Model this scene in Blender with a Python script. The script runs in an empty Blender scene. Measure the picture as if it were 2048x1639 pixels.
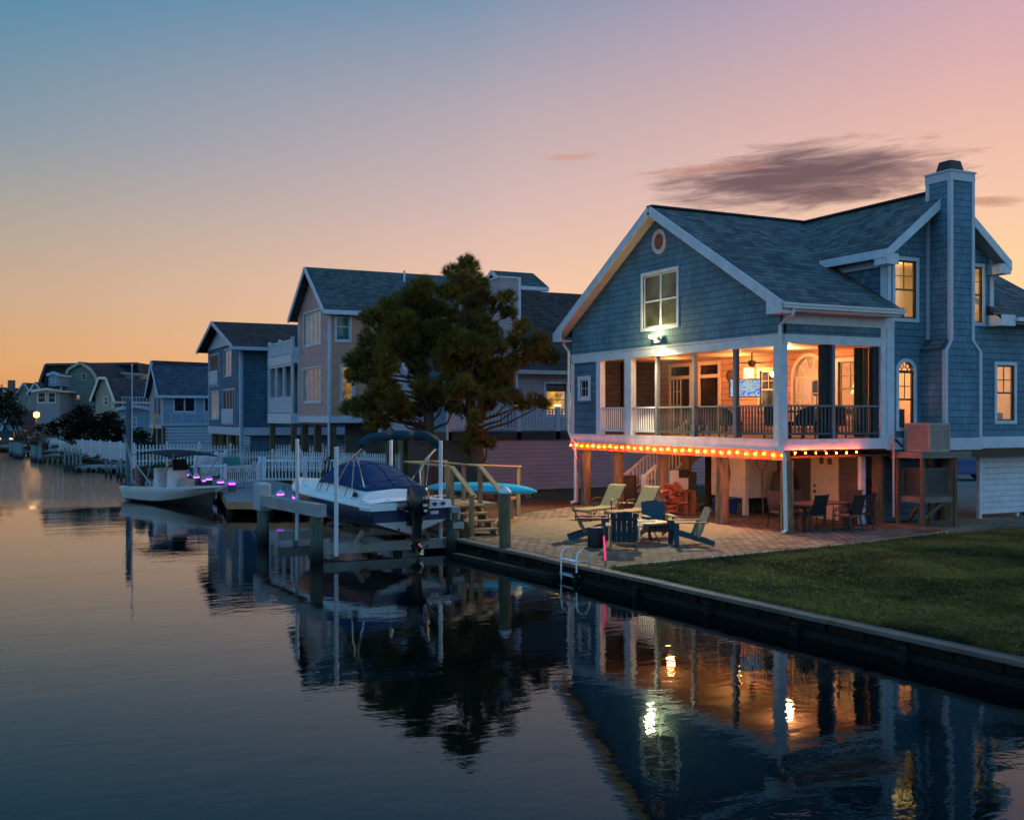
import bpy, bmesh, math, random
from mathutils import Vector, Matrix
from mathutils.geometry import tessellate_polygon
random.seed(7)
R = math.radians
sc = bpy.context.scene
COL = sc.collection

def lin(r, g, b):
    f = lambda c: (c/255/12.92) if c <= 10.3 else ((c/255+.055)/1.055)**2.4
    return (f(r), f(g), f(b), 1)

# ------------------------------------------------------------------ materials
MATS = {}
class NT:
    def __init__(s, name):
        s.m = bpy.data.materials.new(name); s.m.use_nodes = True
        s.t = s.m.node_tree; s.t.nodes.clear()
        s.out = s.n('ShaderNodeOutputMaterial')
    def n(s, t, **k):
        nd = s.t.nodes.new(t)
        for a, v in k.items(): setattr(nd, a, v)
        return nd
    def l(s, a, b): s.t.links.new(a, b)
    def math(s, op, a, b=None, clamp=False):
        nd = s.n('ShaderNodeMath', operation=op); nd.use_clamp = clamp
        for i, v in enumerate((a, b)):
            if v is None: continue
            if isinstance(v, (int, float)): nd.inputs[i].default_value = v
            else: s.l(v, nd.inputs[i])
        return nd.outputs[0]
    def mix(s, fac, a, b, blend='MIX'):
        nd = s.n('ShaderNodeMix', data_type='RGBA', blend_type=blend)
        for i, v in ((0, fac), (6, a), (7, b)):
            if isinstance(v, (int, float)): nd.inputs[i].default_value = v
            elif isinstance(v, tuple): nd.inputs[i].default_value = v
            else: s.l(v, nd.inputs[i])
        return nd.outputs[2]
    def ramp(s, fac, stops):
        nd = s.n('ShaderNodeValToRGB'); cr = nd.color_ramp
        while len(cr.elements) < len(stops): cr.elements.new(.5)
        for e, (p, c) in zip(cr.elements, stops):
            e.position = p; e.color = c if isinstance(c, tuple) else (c, c, c, 1)
        s.l(fac, nd.inputs[0]); return nd.outputs[0]
    def wall_u(s):
        """horizontal coordinate in the face: x, or y on faces looking along x"""
        tc = s.n('ShaderNodeTexCoord'); x, y, z = s.xyz(tc.outputs['Object']); a, b, c = s.xyz(tc.outputs['Normal'])
        g = s.math('GREATER_THAN', s.math('ABSOLUTE', a), s.math('ABSOLUTE', b))
        return s.math('ADD', s.math('MULTIPLY', x, s.math('SUBTRACT', 1., g)), s.math('MULTIPLY', y, g))
    def noise(s, vec, scale, detail=3, rough=.55, dist=0):
        nd = s.n('ShaderNodeTexNoise'); nd.inputs['Scale'].default_value = scale
        nd.inputs['Detail'].default_value = detail; nd.inputs['Roughness'].default_value = rough
        nd.inputs['Distortion'].default_value = dist
        s.l(vec, nd.inputs['Vector']); return nd.outputs['Fac']
    def obj(s): return s.n('ShaderNodeTexCoord').outputs['Object']
    def pos(s): return s.n('ShaderNodeNewGeometry').outputs['Position']
    def scl(s, vec, v):
        nd = s.n('ShaderNodeMapping'); nd.inputs['Scale'].default_value = v
        s.l(vec, nd.inputs['Vector']); return nd.outputs[0]
    def xyz(s, vec):
        nd = s.n('ShaderNodeSeparateXYZ'); s.l(vec, nd.inputs[0]); return nd.outputs
    def comb(s, x, y, z=0.):
        nd = s.n('ShaderNodeCombineXYZ')
        for i, v in enumerate((x, y, z)):
            if isinstance(v, (int, float)): nd.inputs[i].default_value = v
            else: s.l(v, nd.inputs[i])
        return nd.outputs[0]
    def bump(s, h, strength=.5, dist=.02):
        nd = s.n('ShaderNodeBump'); nd.inputs['Strength'].default_value = strength
        nd.inputs['Distance'].default_value = dist; s.l(h, nd.inputs['Height']); return nd.outputs[0]
    def pbsdf(s, col, rough=.7, normal=None, metal=0., spec=.4):
        p = s.n('ShaderNodeBsdfPrincipled')
        if isinstance(col, tuple): p.inputs['Base Color'].default_value = col
        else: s.l(col, p.inputs['Base Color'])
        if isinstance(rough, (int, float)): p.inputs['Roughness'].default_value = rough
        else: s.l(rough, p.inputs['Roughness'])
        p.inputs['Metallic'].default_value = metal
        p.inputs['Specular IOR Level'].default_value = spec
        if normal is not None: s.l(normal, p.inputs['Normal'])
        s.l(p.outputs[0], s.out.inputs[0]); return p

def cached(f):
    def g(*a, **k):
        key = (f.__name__,)+a+tuple(sorted(k.items()))
        if key not in MATS: MATS[key] = f(*a, **k)
        return MATS[key]
    return g

def mul(c, k): return (c[0]*k, c[1]*k, c[2]*k, 1)

@cached
def plain(c, rough=.6, var=.18, scale=3., spec=.4, metal=0.):
    t = NT('painted'); v = t.obj()
    n = t.noise(v, scale, 5); n2 = t.noise(t.scl(v, (1, 1, .25)), scale*5, 3)
    f = t.math('MULTIPLY_ADD', n, .7); t.t.nodes[-1].inputs[2].default_value = 0
    f = t.math('ADD', f, t.math('MULTIPLY', n2, .3))
    col = t.ramp(f, [(.3, mul(c, 1-var)), (.7, mul(c, 1+var*.6))])
    t.pbsdf(col, rough, t.bump(n2, .12, .01), metal, spec); return t.m

@cached
def shingles(c, row=.19, wid=.22, var=.3, rough=.8, bump=.6):
    t = NT('shingle_siding'); x, y, z = t.xyz(t.obj())
    vec = t.comb(t.wall_u(), z, 0.)
    b = t.n('ShaderNodeTexBrick'); t.l(vec, b.inputs['Vector'])
    b.inputs['Scale'].default_value = 1; b.inputs['Brick Width'].default_value = wid; b.inputs['Row Height'].default_value = row
    b.inputs['Mortar Size'].default_value = .006; b.inputs['Mortar Smooth'].default_value = .3; b.offset = .37; b.squash_frequency = 3; b.squash = .8
    b.inputs['Color1'].default_value = mul(c, 1-var); b.inputs['Color2'].default_value = mul(c, 1+var); b.inputs['Mortar'].default_value = mul(c, .35)
    n = t.noise(t.scl(vec, (1, .6, 1)), 1.2, 6, .65)
    fr = t.math('FRACT', t.math('DIVIDE', z, row))
    edge = t.ramp(fr, [(0, .45), (.16, 1.), (.85, 1.), (1, .92)])
    col = t.mix(1., b.outputs['Color'], edge, 'MULTIPLY')
    col = t.mix(1., col, t.ramp(n, [(.3, .72), (.75, 1.25)]), 'MULTIPLY')
    h = t.math('SUBTRACT', 1., fr)
    t.pbsdf(col, rough, t.bump(h, bump, .03), 0, .3); return t.m

@cached
def clap(c, row=.12, var=.14):
    t = NT('lap_siding'); v = t.obj(); x, y, z = t.xyz(v)
    fr = t.math('FRACT', t.math('DIVIDE', z, row))
    col = t.mix(1., c, t.ramp(fr, [(0, .4), (.14, .95), (1, 1.)]), 'MULTIPLY')
    n = t.noise(t.scl(v, (.4, .4, 1.5)), 1.5, 5)
    col = t.mix(1., col, t.ramp(n, [(.3, 1-var), (.7, 1+var)]), 'MULTIPLY')
    t.pbsdf(col, .6, t.bump(t.math('SUBTRACT', 1., fr), .5, .02), 0, .35); return t.m

@cached
def roofing(c, row=.15, wid=.3):
    t = NT('roof_shingles'); v = t.obj(); x, y, z = t.xyz(v)
    vec = t.comb(t.wall_u(), z, 0.)
    b = t.n('ShaderNodeTexBrick'); t.l(vec, b.inputs['Vector']); b.offset = .43; b.squash = .7; b.squash_frequency = 3
    b.inputs['Scale'].default_value = 1; b.inputs['Brick Width'].default_value = wid; b.inputs['Row Height'].default_value = row*.5
    b.inputs['Mortar Size'].default_value = .005; b.inputs['Mortar Smooth'].default_value = .4
    b.inputs['Color1'].default_value = mul(c, .62); b.inputs['Color2'].default_value = mul(c, 1.45); b.inputs['Mortar'].default_value = mul(c, .4)
    n = t.noise(t.scl(vec, (.5, .5, 1)), .8, 6, .65); n2 = t.noise(v, 26, 3, .7)
    col = t.mix(1., b.outputs['Color'], t.ramp(n, [(.3, .78), (.72, 1.25)]), 'MULTIPLY')
    col = t.mix(1., col, t.ramp(n2, [(.3, .55), (.7, 1.45)]), 'MULTIPLY')
    fr = t.math('FRACT', t.math('DIVIDE', z, row*.5))
    col = t.mix(1., col, t.ramp(fr, [(0, .5), (.22, 1.), (1, 1.05)]), 'MULTIPLY')
    t.pbsdf(col, .9, t.bump(t.math('ADD', t.math('SUBTRACT', 1., fr), n2), .5, .02), 0, .2); return t.m

@cached
def wood(c, rough=.75, axis=2, var=.4):
    t = NT('weathered_wood'); v = t.obj()
    s = [14, 14, 14]; s[axis] = 1.2
    n = t.noise(t.scl(v, tuple(s)), 1., 5, .6, .6); n2 = t.noise(v, 1.5, 4)
    f = t.math('ADD', t.math('MULTIPLY', n, .6), t.math('MULTIPLY', n2, .4))
    col = t.ramp(f, [(.3, mul(c, 1-var)), (.55, c), (.75, mul(c, 1+var))])
    t.pbsdf(col, rough, t.bump(n, .35, .015), 0, .25); return t.m

@cached
def piling_wood(c, wet=True):
    t = NT('piling_wood'); v = t.obj(); x, y, z = t.xyz(t.pos())
    n = t.noise(t.scl(v, (10, 10, 1.)), 1., 6, .65, .8); n2 = t.noise(v, 2.2, 4)
    col = t.ramp(n, [(.28, mul(c, .45)), (.5, c), (.74, mul(c, 1.6))])
    col = t.mix(t.ramp(n2, [(.45, 0.), (.7, .6)]), col, (c[0]*.5, c[1]*.75, c[2]*.45, 1))
    if wet: col = t.mix(t.ramp(z, [(.0, 1.), (.18, .85), (.5, 0.)]), col, (.010, .012, .010, 1))
    t.pbsdf(col, .85, t.bump(n, .6, .03), 0, .2); return t.m

@cached
def emit(c, s):
    t = NT('glowing'); e = t.n('ShaderNodeEmission'); e.inputs[0].default_value = c; e.inputs[1].default_value = s
    t.l(e.outputs[0], t.out.inputs[0]); return t.m

@cached
def glass(c=(.9, .95, 1., 1), refl=.09):
    t = NT('window_glass'); a = t.n('ShaderNodeBsdfTransparent'); a.inputs[0].default_value = c
    g = t.n('ShaderNodeBsdfGlossy'); g.inputs['Roughness'].default_value = .03
    m = t.n('ShaderNodeMixShader'); m.inputs[0].default_value = refl
    t.l(a.outputs[0], m.inputs[1]); t.l(g.outputs[0], m.inputs[2]); t.l(m.outputs[0], t.out.inputs[0]); return t.m

@cached
def dark_glass(c=(.012, .018, .025, 1), spec=.8, rough=.04):
    t = NT('dark_glass'); n = t.noise(t.obj(), .9, 3)
    t.pbsdf(t.ramp(n, [(.35, mul(c, .4)), (.65, mul(c, 1.6))]), rough, t.bump(n, .06, .03), 0, spec); return t.m

@cached
def lit_pane(c, s):
    t = NT('lit_pane'); v = t.obj(); x, y, z = t.xyz(v)
    n = t.noise(v, 2.2, 4, .6)
    col = t.mix(t.ramp(n, [(.38, 0.), (.62, 1.)]), mul(c, .25), mul(c, 1.15))
    e = t.n('ShaderNodeEmission'); t.l(col, e.inputs[0]); e.inputs[1].default_value = s
    g = t.n('ShaderNodeBsdfGlossy'); g.inputs['Roughness'].default_value = .05; g.inputs[0].default_value = (1, 1, 1, 1)
    m = t.n('ShaderNodeMixShader'); m.inputs[0].default_value = .1
    t.l(e.outputs[0], m.inputs[1]); t.l(g.outputs[0], m.inputs[2]); t.l(m.outputs[0], t.out.inputs[0]); return t.m

# ------------------------------------------------------------------ mesh builder
WORLD = set()
class B:
    def __init__(s): s.v = []; s.f = []
    def add(s, vs, fs):
        o = len(s.v); s.v += [tuple(v) for v in vs]; s.f += [tuple(i+o for i in f) for f in fs]; return s
    def box(s, x0, x1, y0, y1, z0, z1):
        x0, x1 = sorted((x0, x1)); y0, y1 = sorted((y0, y1)); z0, z1 = sorted((z0, z1))
        return s.add([(x0,y0,z0),(x1,y0,z0),(x1,y1,z0),(x0,y1,z0),(x0,y0,z1),(x1,y0,z1),(x1,y1,z1),(x0,y1,z1)],
                     [(0,3,2,1),(4,5,6,7),(0,1,5,4),(1,2,6,5),(2,3,7,6),(3,0,4,7)])
    def bar(s, p0, p1, w, h, up=(0,0,1)):
        p0, p1 = Vector(p0), Vector(p1); d = (p1-p0).normalized(); u = Vector(up)
        sd = d.cross(u)
        if sd.length < 1e-4: sd = d.cross(Vector((0,1,0)))
        sd.normalize(); u = sd.cross(d).normalized()
        a, b = sd*w/2, u*h/2
        vs = [p0-a-b, p0+a-b, p0+a+b, p0-a+b, p1-a-b, p1+a-b, p1+a+b, p1-a+b]
        return s.add(vs, [(0,3,2,1),(4,5,6,7),(0,1,5,4),(1,2,6,5),(2,3,7,6),(3,0,4,7)])
    def cyl(s, p0, p1, r0, r1=None, n=10):
        if r1 is None: r1 = r0
        p0, p1 = Vector(p0), Vector(p1); d = (p1-p0).normalized()
        a = d.orthogonal().normalized(); b = d.cross(a)
        vs = []
        for p, r in ((p0, r0), (p1, r1)):
            for i in range(n):
                t = 2*math.pi*i/n; vs.append(p+a*math.cos(t)*r+b*math.sin(t)*r)
        fs = [(i, (i+1)%n, n+(i+1)%n, n+i) for i in range(n)]+[tuple(range(n))[::-1], tuple(range(n, 2*n))]
        return s.add(vs, fs)
    def tube(s, pts, r, n=8):
        pts = [Vector(p) for p in pts]; rs = r if isinstance(r, (list, tuple)) else [r]*len(pts)
        vs = []; ref = None
        for i, p in enumerate(pts):
            d = (pts[min(i+1, len(pts)-1)]-pts[max(i-1, 0)]).normalized()
            if ref is None: ref = d.orthogonal().normalized()
            ref = (ref-d*ref.dot(d)); ref = ref.normalized() if ref.length > 1e-6 else d.orthogonal().normalized()
            b = d.cross(ref)
            for k in range(n):
                t = 2*math.pi*k/n; vs.append(p+(ref*math.cos(t)+b*math.sin(t))*rs[i])
        fs = []
        for i in range(len(pts)-1):
            for k in range(n):
                fs.append((i*n+k, i*n+(k+1)%n, (i+1)*n+(k+1)%n, (i+1)*n+k))
        fs += [tuple(range(n))[::-1], tuple(range((len(pts)-1)*n, len(pts)*n))]
        return s.add(vs, fs)
    def plate(s, axis, c, poly, holes=(), t=.12):
        """polygon with holes in an axis plane, extruded by t along the axis"""
        loops = [list(poly)]+[list(h) for h in holes]
        P = (lambda u, v, w: (w, u, v)) if axis == 'x' else ((lambda u, v, w: (u, w, v)) if axis == 'y' else (lambda u, v, w: (u, v, w)))
        tri = tessellate_polygon([[Vector((u, v, 0)) for u, v in L] for L in loops])
        flat = [p for L in loops for p in L]; n = len(flat)
        vs = [P(u, v, c) for u, v in flat]+[P(u, v, c+t) for u, v in flat]
        fs = [tuple(x) for x in tri]+[tuple(i+n for i in x[::-1]) for x in tri]
        o = 0
        for L in loops:
            m = len(L)
            for i in range(m): fs.append((o+i, o+(i+1)%m, n+o+(i+1)%m, n+o+i))
            o += m
        return s.add(vs, fs)
    def slab(s, pts, vec):
        n = len(pts); pts = [Vector(p) for p in pts]; vec = Vector(vec)
        vs = pts+[p+vec for p in pts]
        fs = [tuple(range(n)), tuple(range(n, 2*n))[::-1]]+[(i, (i+1)%n, n+(i+1)%n, n+i) for i in range(n)]
        return s.add(vs, fs)
    def loft(s, rings, close=True, caps=True):
        n = len(rings[0]); vs = [p for r in rings for p in r]; fs = []
        for i in range(len(rings)-1):
            for k in range(n if close else n-1):
                fs.append((i*n+k, i*n+(k+1)%n, (i+1)*n+(k+1)%n, (i+1)*n+k))
        if caps and close: fs += [tuple(range(n))[::-1], tuple(range((len(rings)-1)*n, len(rings)*n))]
        return s.add(vs, fs)
    def lathe(s, c, prof, n=16):
        rings = [[(c[0]+r*math.cos(2*math.pi*k/n), c[1]+r*math.sin(2*math.pi*k/n), c[2]+z) for k in range(n)] for r, z in prof]
        return s.loft(rings)
    def ball(s, c, r, n=8, sq=1.):
        return s.lathe(c, [(max(r*math.sin(math.pi*i/(n-2)), r*.02), -r*sq*math.cos(math.pi*i/(n-2))) for i in range(n-1)], n)
    def split(s, name, mat, parent=None, **k):
        """each loose piece becomes an object of its own"""
        par = list(range(len(s.v)))
        def find(i):
            while par[i] != i: par[i] = par[par[i]]; i = par[i]
            return i
        for f in s.f:
            for i in f[1:]: par[find(i)] = find(f[0])
        groups = {}
        for f in s.f: groups.setdefault(find(f[0]), []).append(f)
        out = []
        for fs in groups.values():
            ids = sorted({i for f in fs for i in f}); mp = {i: n for n, i in enumerate(ids)}
            q = B(); q.v = [s.v[i] for i in ids]; q.f = [tuple(mp[i] for i in f) for f in fs]; out.append(q.build(name, mat, parent, **k))
        return out[0]
    def build(s, name, mat, parent=None, smooth=False, bevel=0):
        me = bpy.data.meshes.new(name)
        off = Vector((0, 0, 0)); p = parent
        while p is not None:
            if p.name in WORLD: off = p.location.copy()
            p = p.parent
        me.from_pydata([tuple(Vector(v)-off) for v in s.v], [], s.f)
        bm = bmesh.new(); bm.from_mesh(me); bmesh.ops.recalc_face_normals(bm, faces=bm.faces); bm.to_mesh(me); bm.free()
        if smooth:
            me.polygons.foreach_set('use_smooth', [True]*len(me.polygons)); me.set_sharp_from_angle(angle=R(40))
        me.materials.append(mat)
        o = bpy.data.objects.new(name, me); COL.objects.link(o); o.parent = parent
        if bevel:
            b = o.modifiers.new('Bevel', 'BEVEL'); b.width = bevel; b.segments = 2; b.limit_method = 'ANGLE'; b.angle_limit = R(40)
        return o

def tag(o, label=None, cat=None, group=None, kind=None):
    if label: o['label'] = label
    if cat: o['category'] = cat
    if group: o['group'] = group
    if kind: o['kind'] = kind
    return o
def thing(name, label, cat, loc=(0, 0, 0), rz=0., group=None, world=True):
    """Empty at the thing's base.  world=True: its parts are written in world coordinates."""
    o = bpy.data.objects.new(name, None); COL.objects.link(o); o.location = loc; o.rotation_euler = (0, 0, rz)
    o.empty_display_size = .2
    if world: WORLD.add(o.name)
    return tag(o, label, cat, group)
def single(b, name, mat, label, cat, group=None, base=None, **k):
    """a thing that is one mesh; origin at its base"""
    zs = min(v[2] for v in b.v); cx = sum(v[0] for v in b.v)/len(b.v); cy = sum(v[1] for v in b.v)/len(b.v)
    b.v = [(v[0]-cx, v[1]-cy, v[2]-zs) for v in b.v]
    o = b.build(name, mat, None, **k); o.location = (cx, cy, zs); return tag(o, label, cat, group)
def dup(root, loc, rz=None, label=None, group=None):
    r = root.copy(); COL.objects.link(r); r.location = loc
    if rz is not None: r.rotation_euler = (0, 0, rz)
    if label: r['label'] = label
    if group: r['group'] = group
    for ch in list(root.children):
        c = ch.copy(); COL.objects.link(c); c.parent = r
        for g in list(ch.children):
            d = g.copy(); COL.objects.link(d); d.parent = c
    return r
def text(body, size, mat, parent, mtx, shear=0., name='lettering', ext=.002):
    cu = bpy.data.curves.new(name, 'FONT'); cu.body = body; cu.size = size; cu.extrude = ext; cu.shear = shear
    cu.align_x = 'CENTER'; cu.align_y = 'CENTER'
    t = bpy.data.objects.new(name, cu); COL.objects.link(t)
    dg = bpy.context.evaluated_depsgraph_get(); me = bpy.data.meshes.new_from_object(t.evaluated_get(dg))
    bpy.data.objects.remove(t); me.transform(mtx); me.materials.clear(); me.materials.append(mat)
    o = bpy.data.objects.new(name, me); COL.objects.link(o); o.parent = parent; return o
def rect(a, b, c, d): return [(a, c), (b, c), (b, d), (a, d)]
def arch(a, b, c, d, n=14):
    """rect with a semi-elliptic head: springs below d by half the width"""
    r = (b-a)/2; m = (a+b)/2; zs = d-r*.92
    return [(a, c), (b, c)]+[(m+r*math.cos(math.pi*i/n), zs+r*.92*math.sin(math.pi*i/n)) for i in range(n+1)]

# ------------------------------------------------------------------ camera frame helpers (layout measured from the camera position)
F, CX, HY, H, S_, C_ = 2145., 1024., 834., 3.37, .4446, .8957
def ray(px, py):
    a = (px-CX)/F; return Vector((a*C_+S_, -a*S_+C_, (HY-py)/F))
def D(px, d, z=None, py=HY):
    r = ray(px, py)*d; return Vector((r.x, r.y, H+r.z if z is None else z))
def Zp(px, py, z):
    r = ray(px, py); t = (z-H)/r.z; return Vector((r.x*t, r.y*t, z))

cam = bpy.data.cameras.new('camera'); co = bpy.data.objects.new('camera', cam); COL.objects.link(co)
co.location = (0, 0, H); co.rotation_euler = (R(90), 0, -math.asin(S_))
cam.sensor_width = 36; cam.lens = F/2048*36; cam.shift_y = (HY-819.5)/2048; cam.clip_end = 5000; cam.clip_start = .1
sc.camera = co
sc.view_settings.view_transform = 'Standard'; sc.view_settings.look = 'None'; sc.view_settings.exposure = 0; sc.view_settings.gamma = 1
try:
    sc.cycles.use_denoising = True; sc.cycles.max_bounces = 4; sc.cycles.diffuse_bounces = 2; sc.cycles.glossy_bounces = 3; sc.cycles.use_adaptive_sampling = True; sc.cycles.adaptive_threshold = .025; sc.cycles.adaptive_min_samples = 12
    sc.cycles.transparent_max_bounces = 12; sc.cycles.sample_clamp_indirect = 6; sc.cycles.caustics_reflective = False; sc.cycles.caustics_refractive = False
except Exception: pass

# ------------------------------------------------------------------ sky
def make_world():
    w = bpy.data.worlds.new('World'); sc.world = w; w.use_nodes = True
    t = NT.__new__(NT); t.t = w.node_tree; t.t.nodes.clear(); t.out = t.n('ShaderNodeOutputWorld')
    d = t.n('ShaderNodeTexCoord').outputs['Generated']; x, y, z = t.xyz(d)
    az = t.math('ARCTAN2', x, y)                       # 0 = along the canal, + to the east side
    el = t.math('ARCSINE', z)
    zz = t.math('MULTIPLY', t.math('ADD', z, 0.), 1.9, True)     # ramps run over z 0..0.526
    P = lambda *st: t.ramp(zz, [(p*1.9, lin(*c)) for p, c in st])
    left = P((0, (214,142,78)), (.045, (221,164,112)), (.10, (202,168,138)), (.16, (176,164,150)), (.235, (134,152,164)), (.36, (66,134,168)), (.50, (30,88,120)))
    mid = P((0, (242,172,112)), (.06, (246,192,146)), (.12, (238,194,168)), (.20, (208,180,178)), (.27, (182,168,176)), (.36, (126,148,174)), (.50, (52,92,124)))
    right = P((0, (250,196,100)), (.06, (255,208,128)), (.12, (252,210,158)), (.18, (244,198,170)), (.26, (228,180,170)), (.35, (200,164,180)), (.50, (84,104,136)))
    back = P((0, (118,138,156)), (.06, (130,148,164)), (.12, (130,156,172)), (.22, (110,150,174)), (.34, (86,136,166)), (.42, (66,116,150)), (.50, (50,98,136)))
    c1 = t.mix(t.ramp(t.math('DIVIDE', az, R(26)), [(0, 0.), (1, 1.)]), left, mid)
    col = t.mix(t.ramp(t.math('DIVIDE', t.math('SUBTRACT', az, R(24)), R(26)), [(0, 0.), (1, 1.)]), c1, right)
    dev = t.math('ABSOLUTE', t.math('SUBTRACT', az, R(28)))
    col = t.mix(t.ramp(t.math('DIVIDE', dev, R(180)), [(.24, 0.), (.62, 1.)]), col, back)
    gain = t.math('MULTIPLY', t.math('ADD', 1., t.math('MULTIPLY', t.ramp(t.math('DIVIDE', dev, R(180)), [(.28, 0.), (.62, 1.)]), 1.3)), t.math('ADD', 1., t.math('MULTIPLY', t.ramp(z, [(.42, 0.), (.8, 1.)]), .75)))
    # the dark cloud bank above the roof and a few wisps
    def cloud(a0, e0, wa, we, tilt, seed, lo, hi):
        u = t.math('DIVIDE', t.math('SUBTRACT', az, R(a0)), R(wa))
        v0 = t.math('SUBTRACT', el, R(e0))
        v = t.math('DIVIDE', t.math('ADD', v0, t.math('MULTIPLY', u, R(tilt))), R(we))
        nv = t.comb(t.math('MULTIPLY', az, 11.), t.math('MULTIPLY', t.math('ADD', v0, t.math('MULTIPLY', u, R(tilt*1.4))), 82.), seed)
        n = t.noise(nv, 1., 7, .64, .5)
        r2 = t.math('ADD', t.math('POWER', t.math('ABSOLUTE', u), 2.), t.math('POWER', t.math('ABSOLUTE', v), 2.))
        f = t.math('SUBTRACT', 1., r2)
        return t.ramp(t.math('ADD', t.math('MULTIPLY', f, .27), t.math('MULTIPLY', n, .95)), [(lo, 0.), (hi, 1.)])
    def cm(c, f, k=1.): return t.mix(t.math('MULTIPLY', f, k), col, c)
    col = cm(lin(134, 104, 108), cloud(41.8, 12.2, 7.8, 1.8, -.25, 3.1, .47, .70), .85)
    col = cm(lin(98, 78, 88), cloud(41.2, 12.4, 6.4, 1.15, -.35, 8.1, .50, .70), .8)
    col = cm(lin(104, 78, 88), cloud(42.2, 11.25, 5.4, .5, -.1, 4.4, .50, .72), .75)
    col = cm(lin(186, 128, 112), cloud(36.0, 12.7, 4.6, .5, -.25, 5.7, .56, .78), .7)
    col = cm(lin(188, 130, 116), cloud(50.6, 10.4, 2.0, .38, .1, 1.7, .55, .74), .7)
    col = cm(lin(205, 140, 120), cloud(29.5, 13.6, 2.2, .35, -.2, 2.2, .56, .78), .5)
    bg = t.n('ShaderNodeBackground'); t.l(col, bg.inputs[0]); t.l(t.math('MULTIPLY', gain, 1.02), bg.inputs[1]); bg.inputs[1].default_value = .95
    sky = t.n('ShaderNodeTexSky'); sky.sky_type = 'NISHITA'; sky.sun_disc = False
    sky.sun_elevation = R(1.5); sky.sun_rotation = R(46); sky.air_density = 1.2
    b2 = t.n('ShaderNodeBackground'); t.l(sky.outputs[0], b2.inputs[0]); b2.inputs[1].default_value = .003
    a = t.n('ShaderNodeAddShader'); t.l(bg.outputs[0], a.inputs[0]); t.l(b2.outputs[0], a.inputs[1]); t.l(a.outputs[0], t.out.inputs[0])
make_world()
def lamp(name, kind, loc, energy, color, **k):
    l = bpy.data.lights.new(name, kind); l.energy = energy; l.color = color
    for a, v in k.items(): setattr(l, a, v)
    o = bpy.data.objects.new(name, l); COL.objects.link(o); o.location = loc; return o
sun = lamp('sun', 'SUN', (60, 60, 20), .12, (1., .72, .5), angle=R(8))
sun.rotation_euler = Vector((-math.sin(R(46)), -math.cos(R(46)), -.12)).to_track_quat('-Z', 'Y').to_euler()
# ------------------------------------------------------------------ setting: water, ground, patio, lawn
G = .33
WHITE = plain((.62, .66, .72, 1), .5, .12); WHITE2 = plain((.55, .60, .68, 1), .55, .2)
def bx(y): return 11.67-.0605*(y-9.15)          # the bulkhead line (x at a given y)
def make_water():
    t = NT('canal_water'); p = t.pos(); x, y, z = t.xyz(p)
    dist = t.math('ADD', t.math('MULTIPLY', x, S_), t.math('MULTIPLY', y, C_))
    wob = t.math('MULTIPLY', t.math('SUBTRACT', t.noise(t.scl(p, (.10, .22, 1)), 1., 4), .5), 9.)
    # a breeze roughens the far reach of the canal
    br = t.ramp(t.math('DIVIDE', t.math('ADD', dist, wob), 100.), [(.40, 0.), (.455, 1.)])
    br = t.math('MULTIPLY', br, t.ramp(t.math('DIVIDE', t.math('SUBTRACT', 7.6, x), 3.), [(0, 0.), (.6, 1.)]))
    rot = t.n('ShaderNodeMapping'); rot.inputs['Rotation'].default_value = (0, 0, R(26)); rot.inputs['Scale'].default_value = (.38, .9, 1); t.l(p, rot.inputs['Vector'])
    long = t.noise(rot.outputs[0], .55, 3, .5, .4); short = t.noise(rot.outputs[0], 2.6, 3, .5, .8); tiny = t.noise(p, 5., 3, .6)
    h = t.math('ADD', t.math('MULTIPLY', long, .006), t.math('ADD', t.math('MULTIPLY', short, .0025), t.math('MULTIPLY', tiny, .0011)))
    h = t.math('ADD', h, t.math('MULTIPLY', t.math('MULTIPLY', tiny, .04), br))
    b = t.n('ShaderNodeBump'); b.inputs['Strength'].default_value = 1.; b.inputs['Distance'].default_value = 1.; t.l(h, b.inputs['Height'])
    fr = t.n('ShaderNodeFresnel'); fr.inputs['IOR'].default_value = 1.335; t.l(b.outputs[0], fr.inputs['Normal'])
    g = t.n('ShaderNodeBsdfGlossy'); g.inputs['Roughness'].default_value = .02; t.l(b.outputs[0], g.inputs['Normal'])
    lwt = t.n('ShaderNodeLayerWeight'); t.l(t.ramp(lwt.outputs['Facing'], [(.62, (.50, .84, .98, 1)), (.86, (1., 1., 1., 1))]), g.inputs[0])
    d = t.n('ShaderNodeBsdfDiffuse'); d.inputs[0].default_value = (.0012, .0035, .0042, 1)
    m = t.n('ShaderNodeMixShader'); t.l(fr.outputs[0], m.inputs[0]); t.l(d.outputs[0], m.inputs[1]); t.l(g.outputs[0], m.inputs[2]); t.l(m.outputs[0], t.out.inputs[0])
    return t.m
o = B().add([(-1500, -300, 0), (1500, -300, 0), (1500, 2500, 0), (-1500, 2500, 0)], [(0, 1, 2, 3)]).build('water', make_water()); tag(o, kind='structure')

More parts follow.
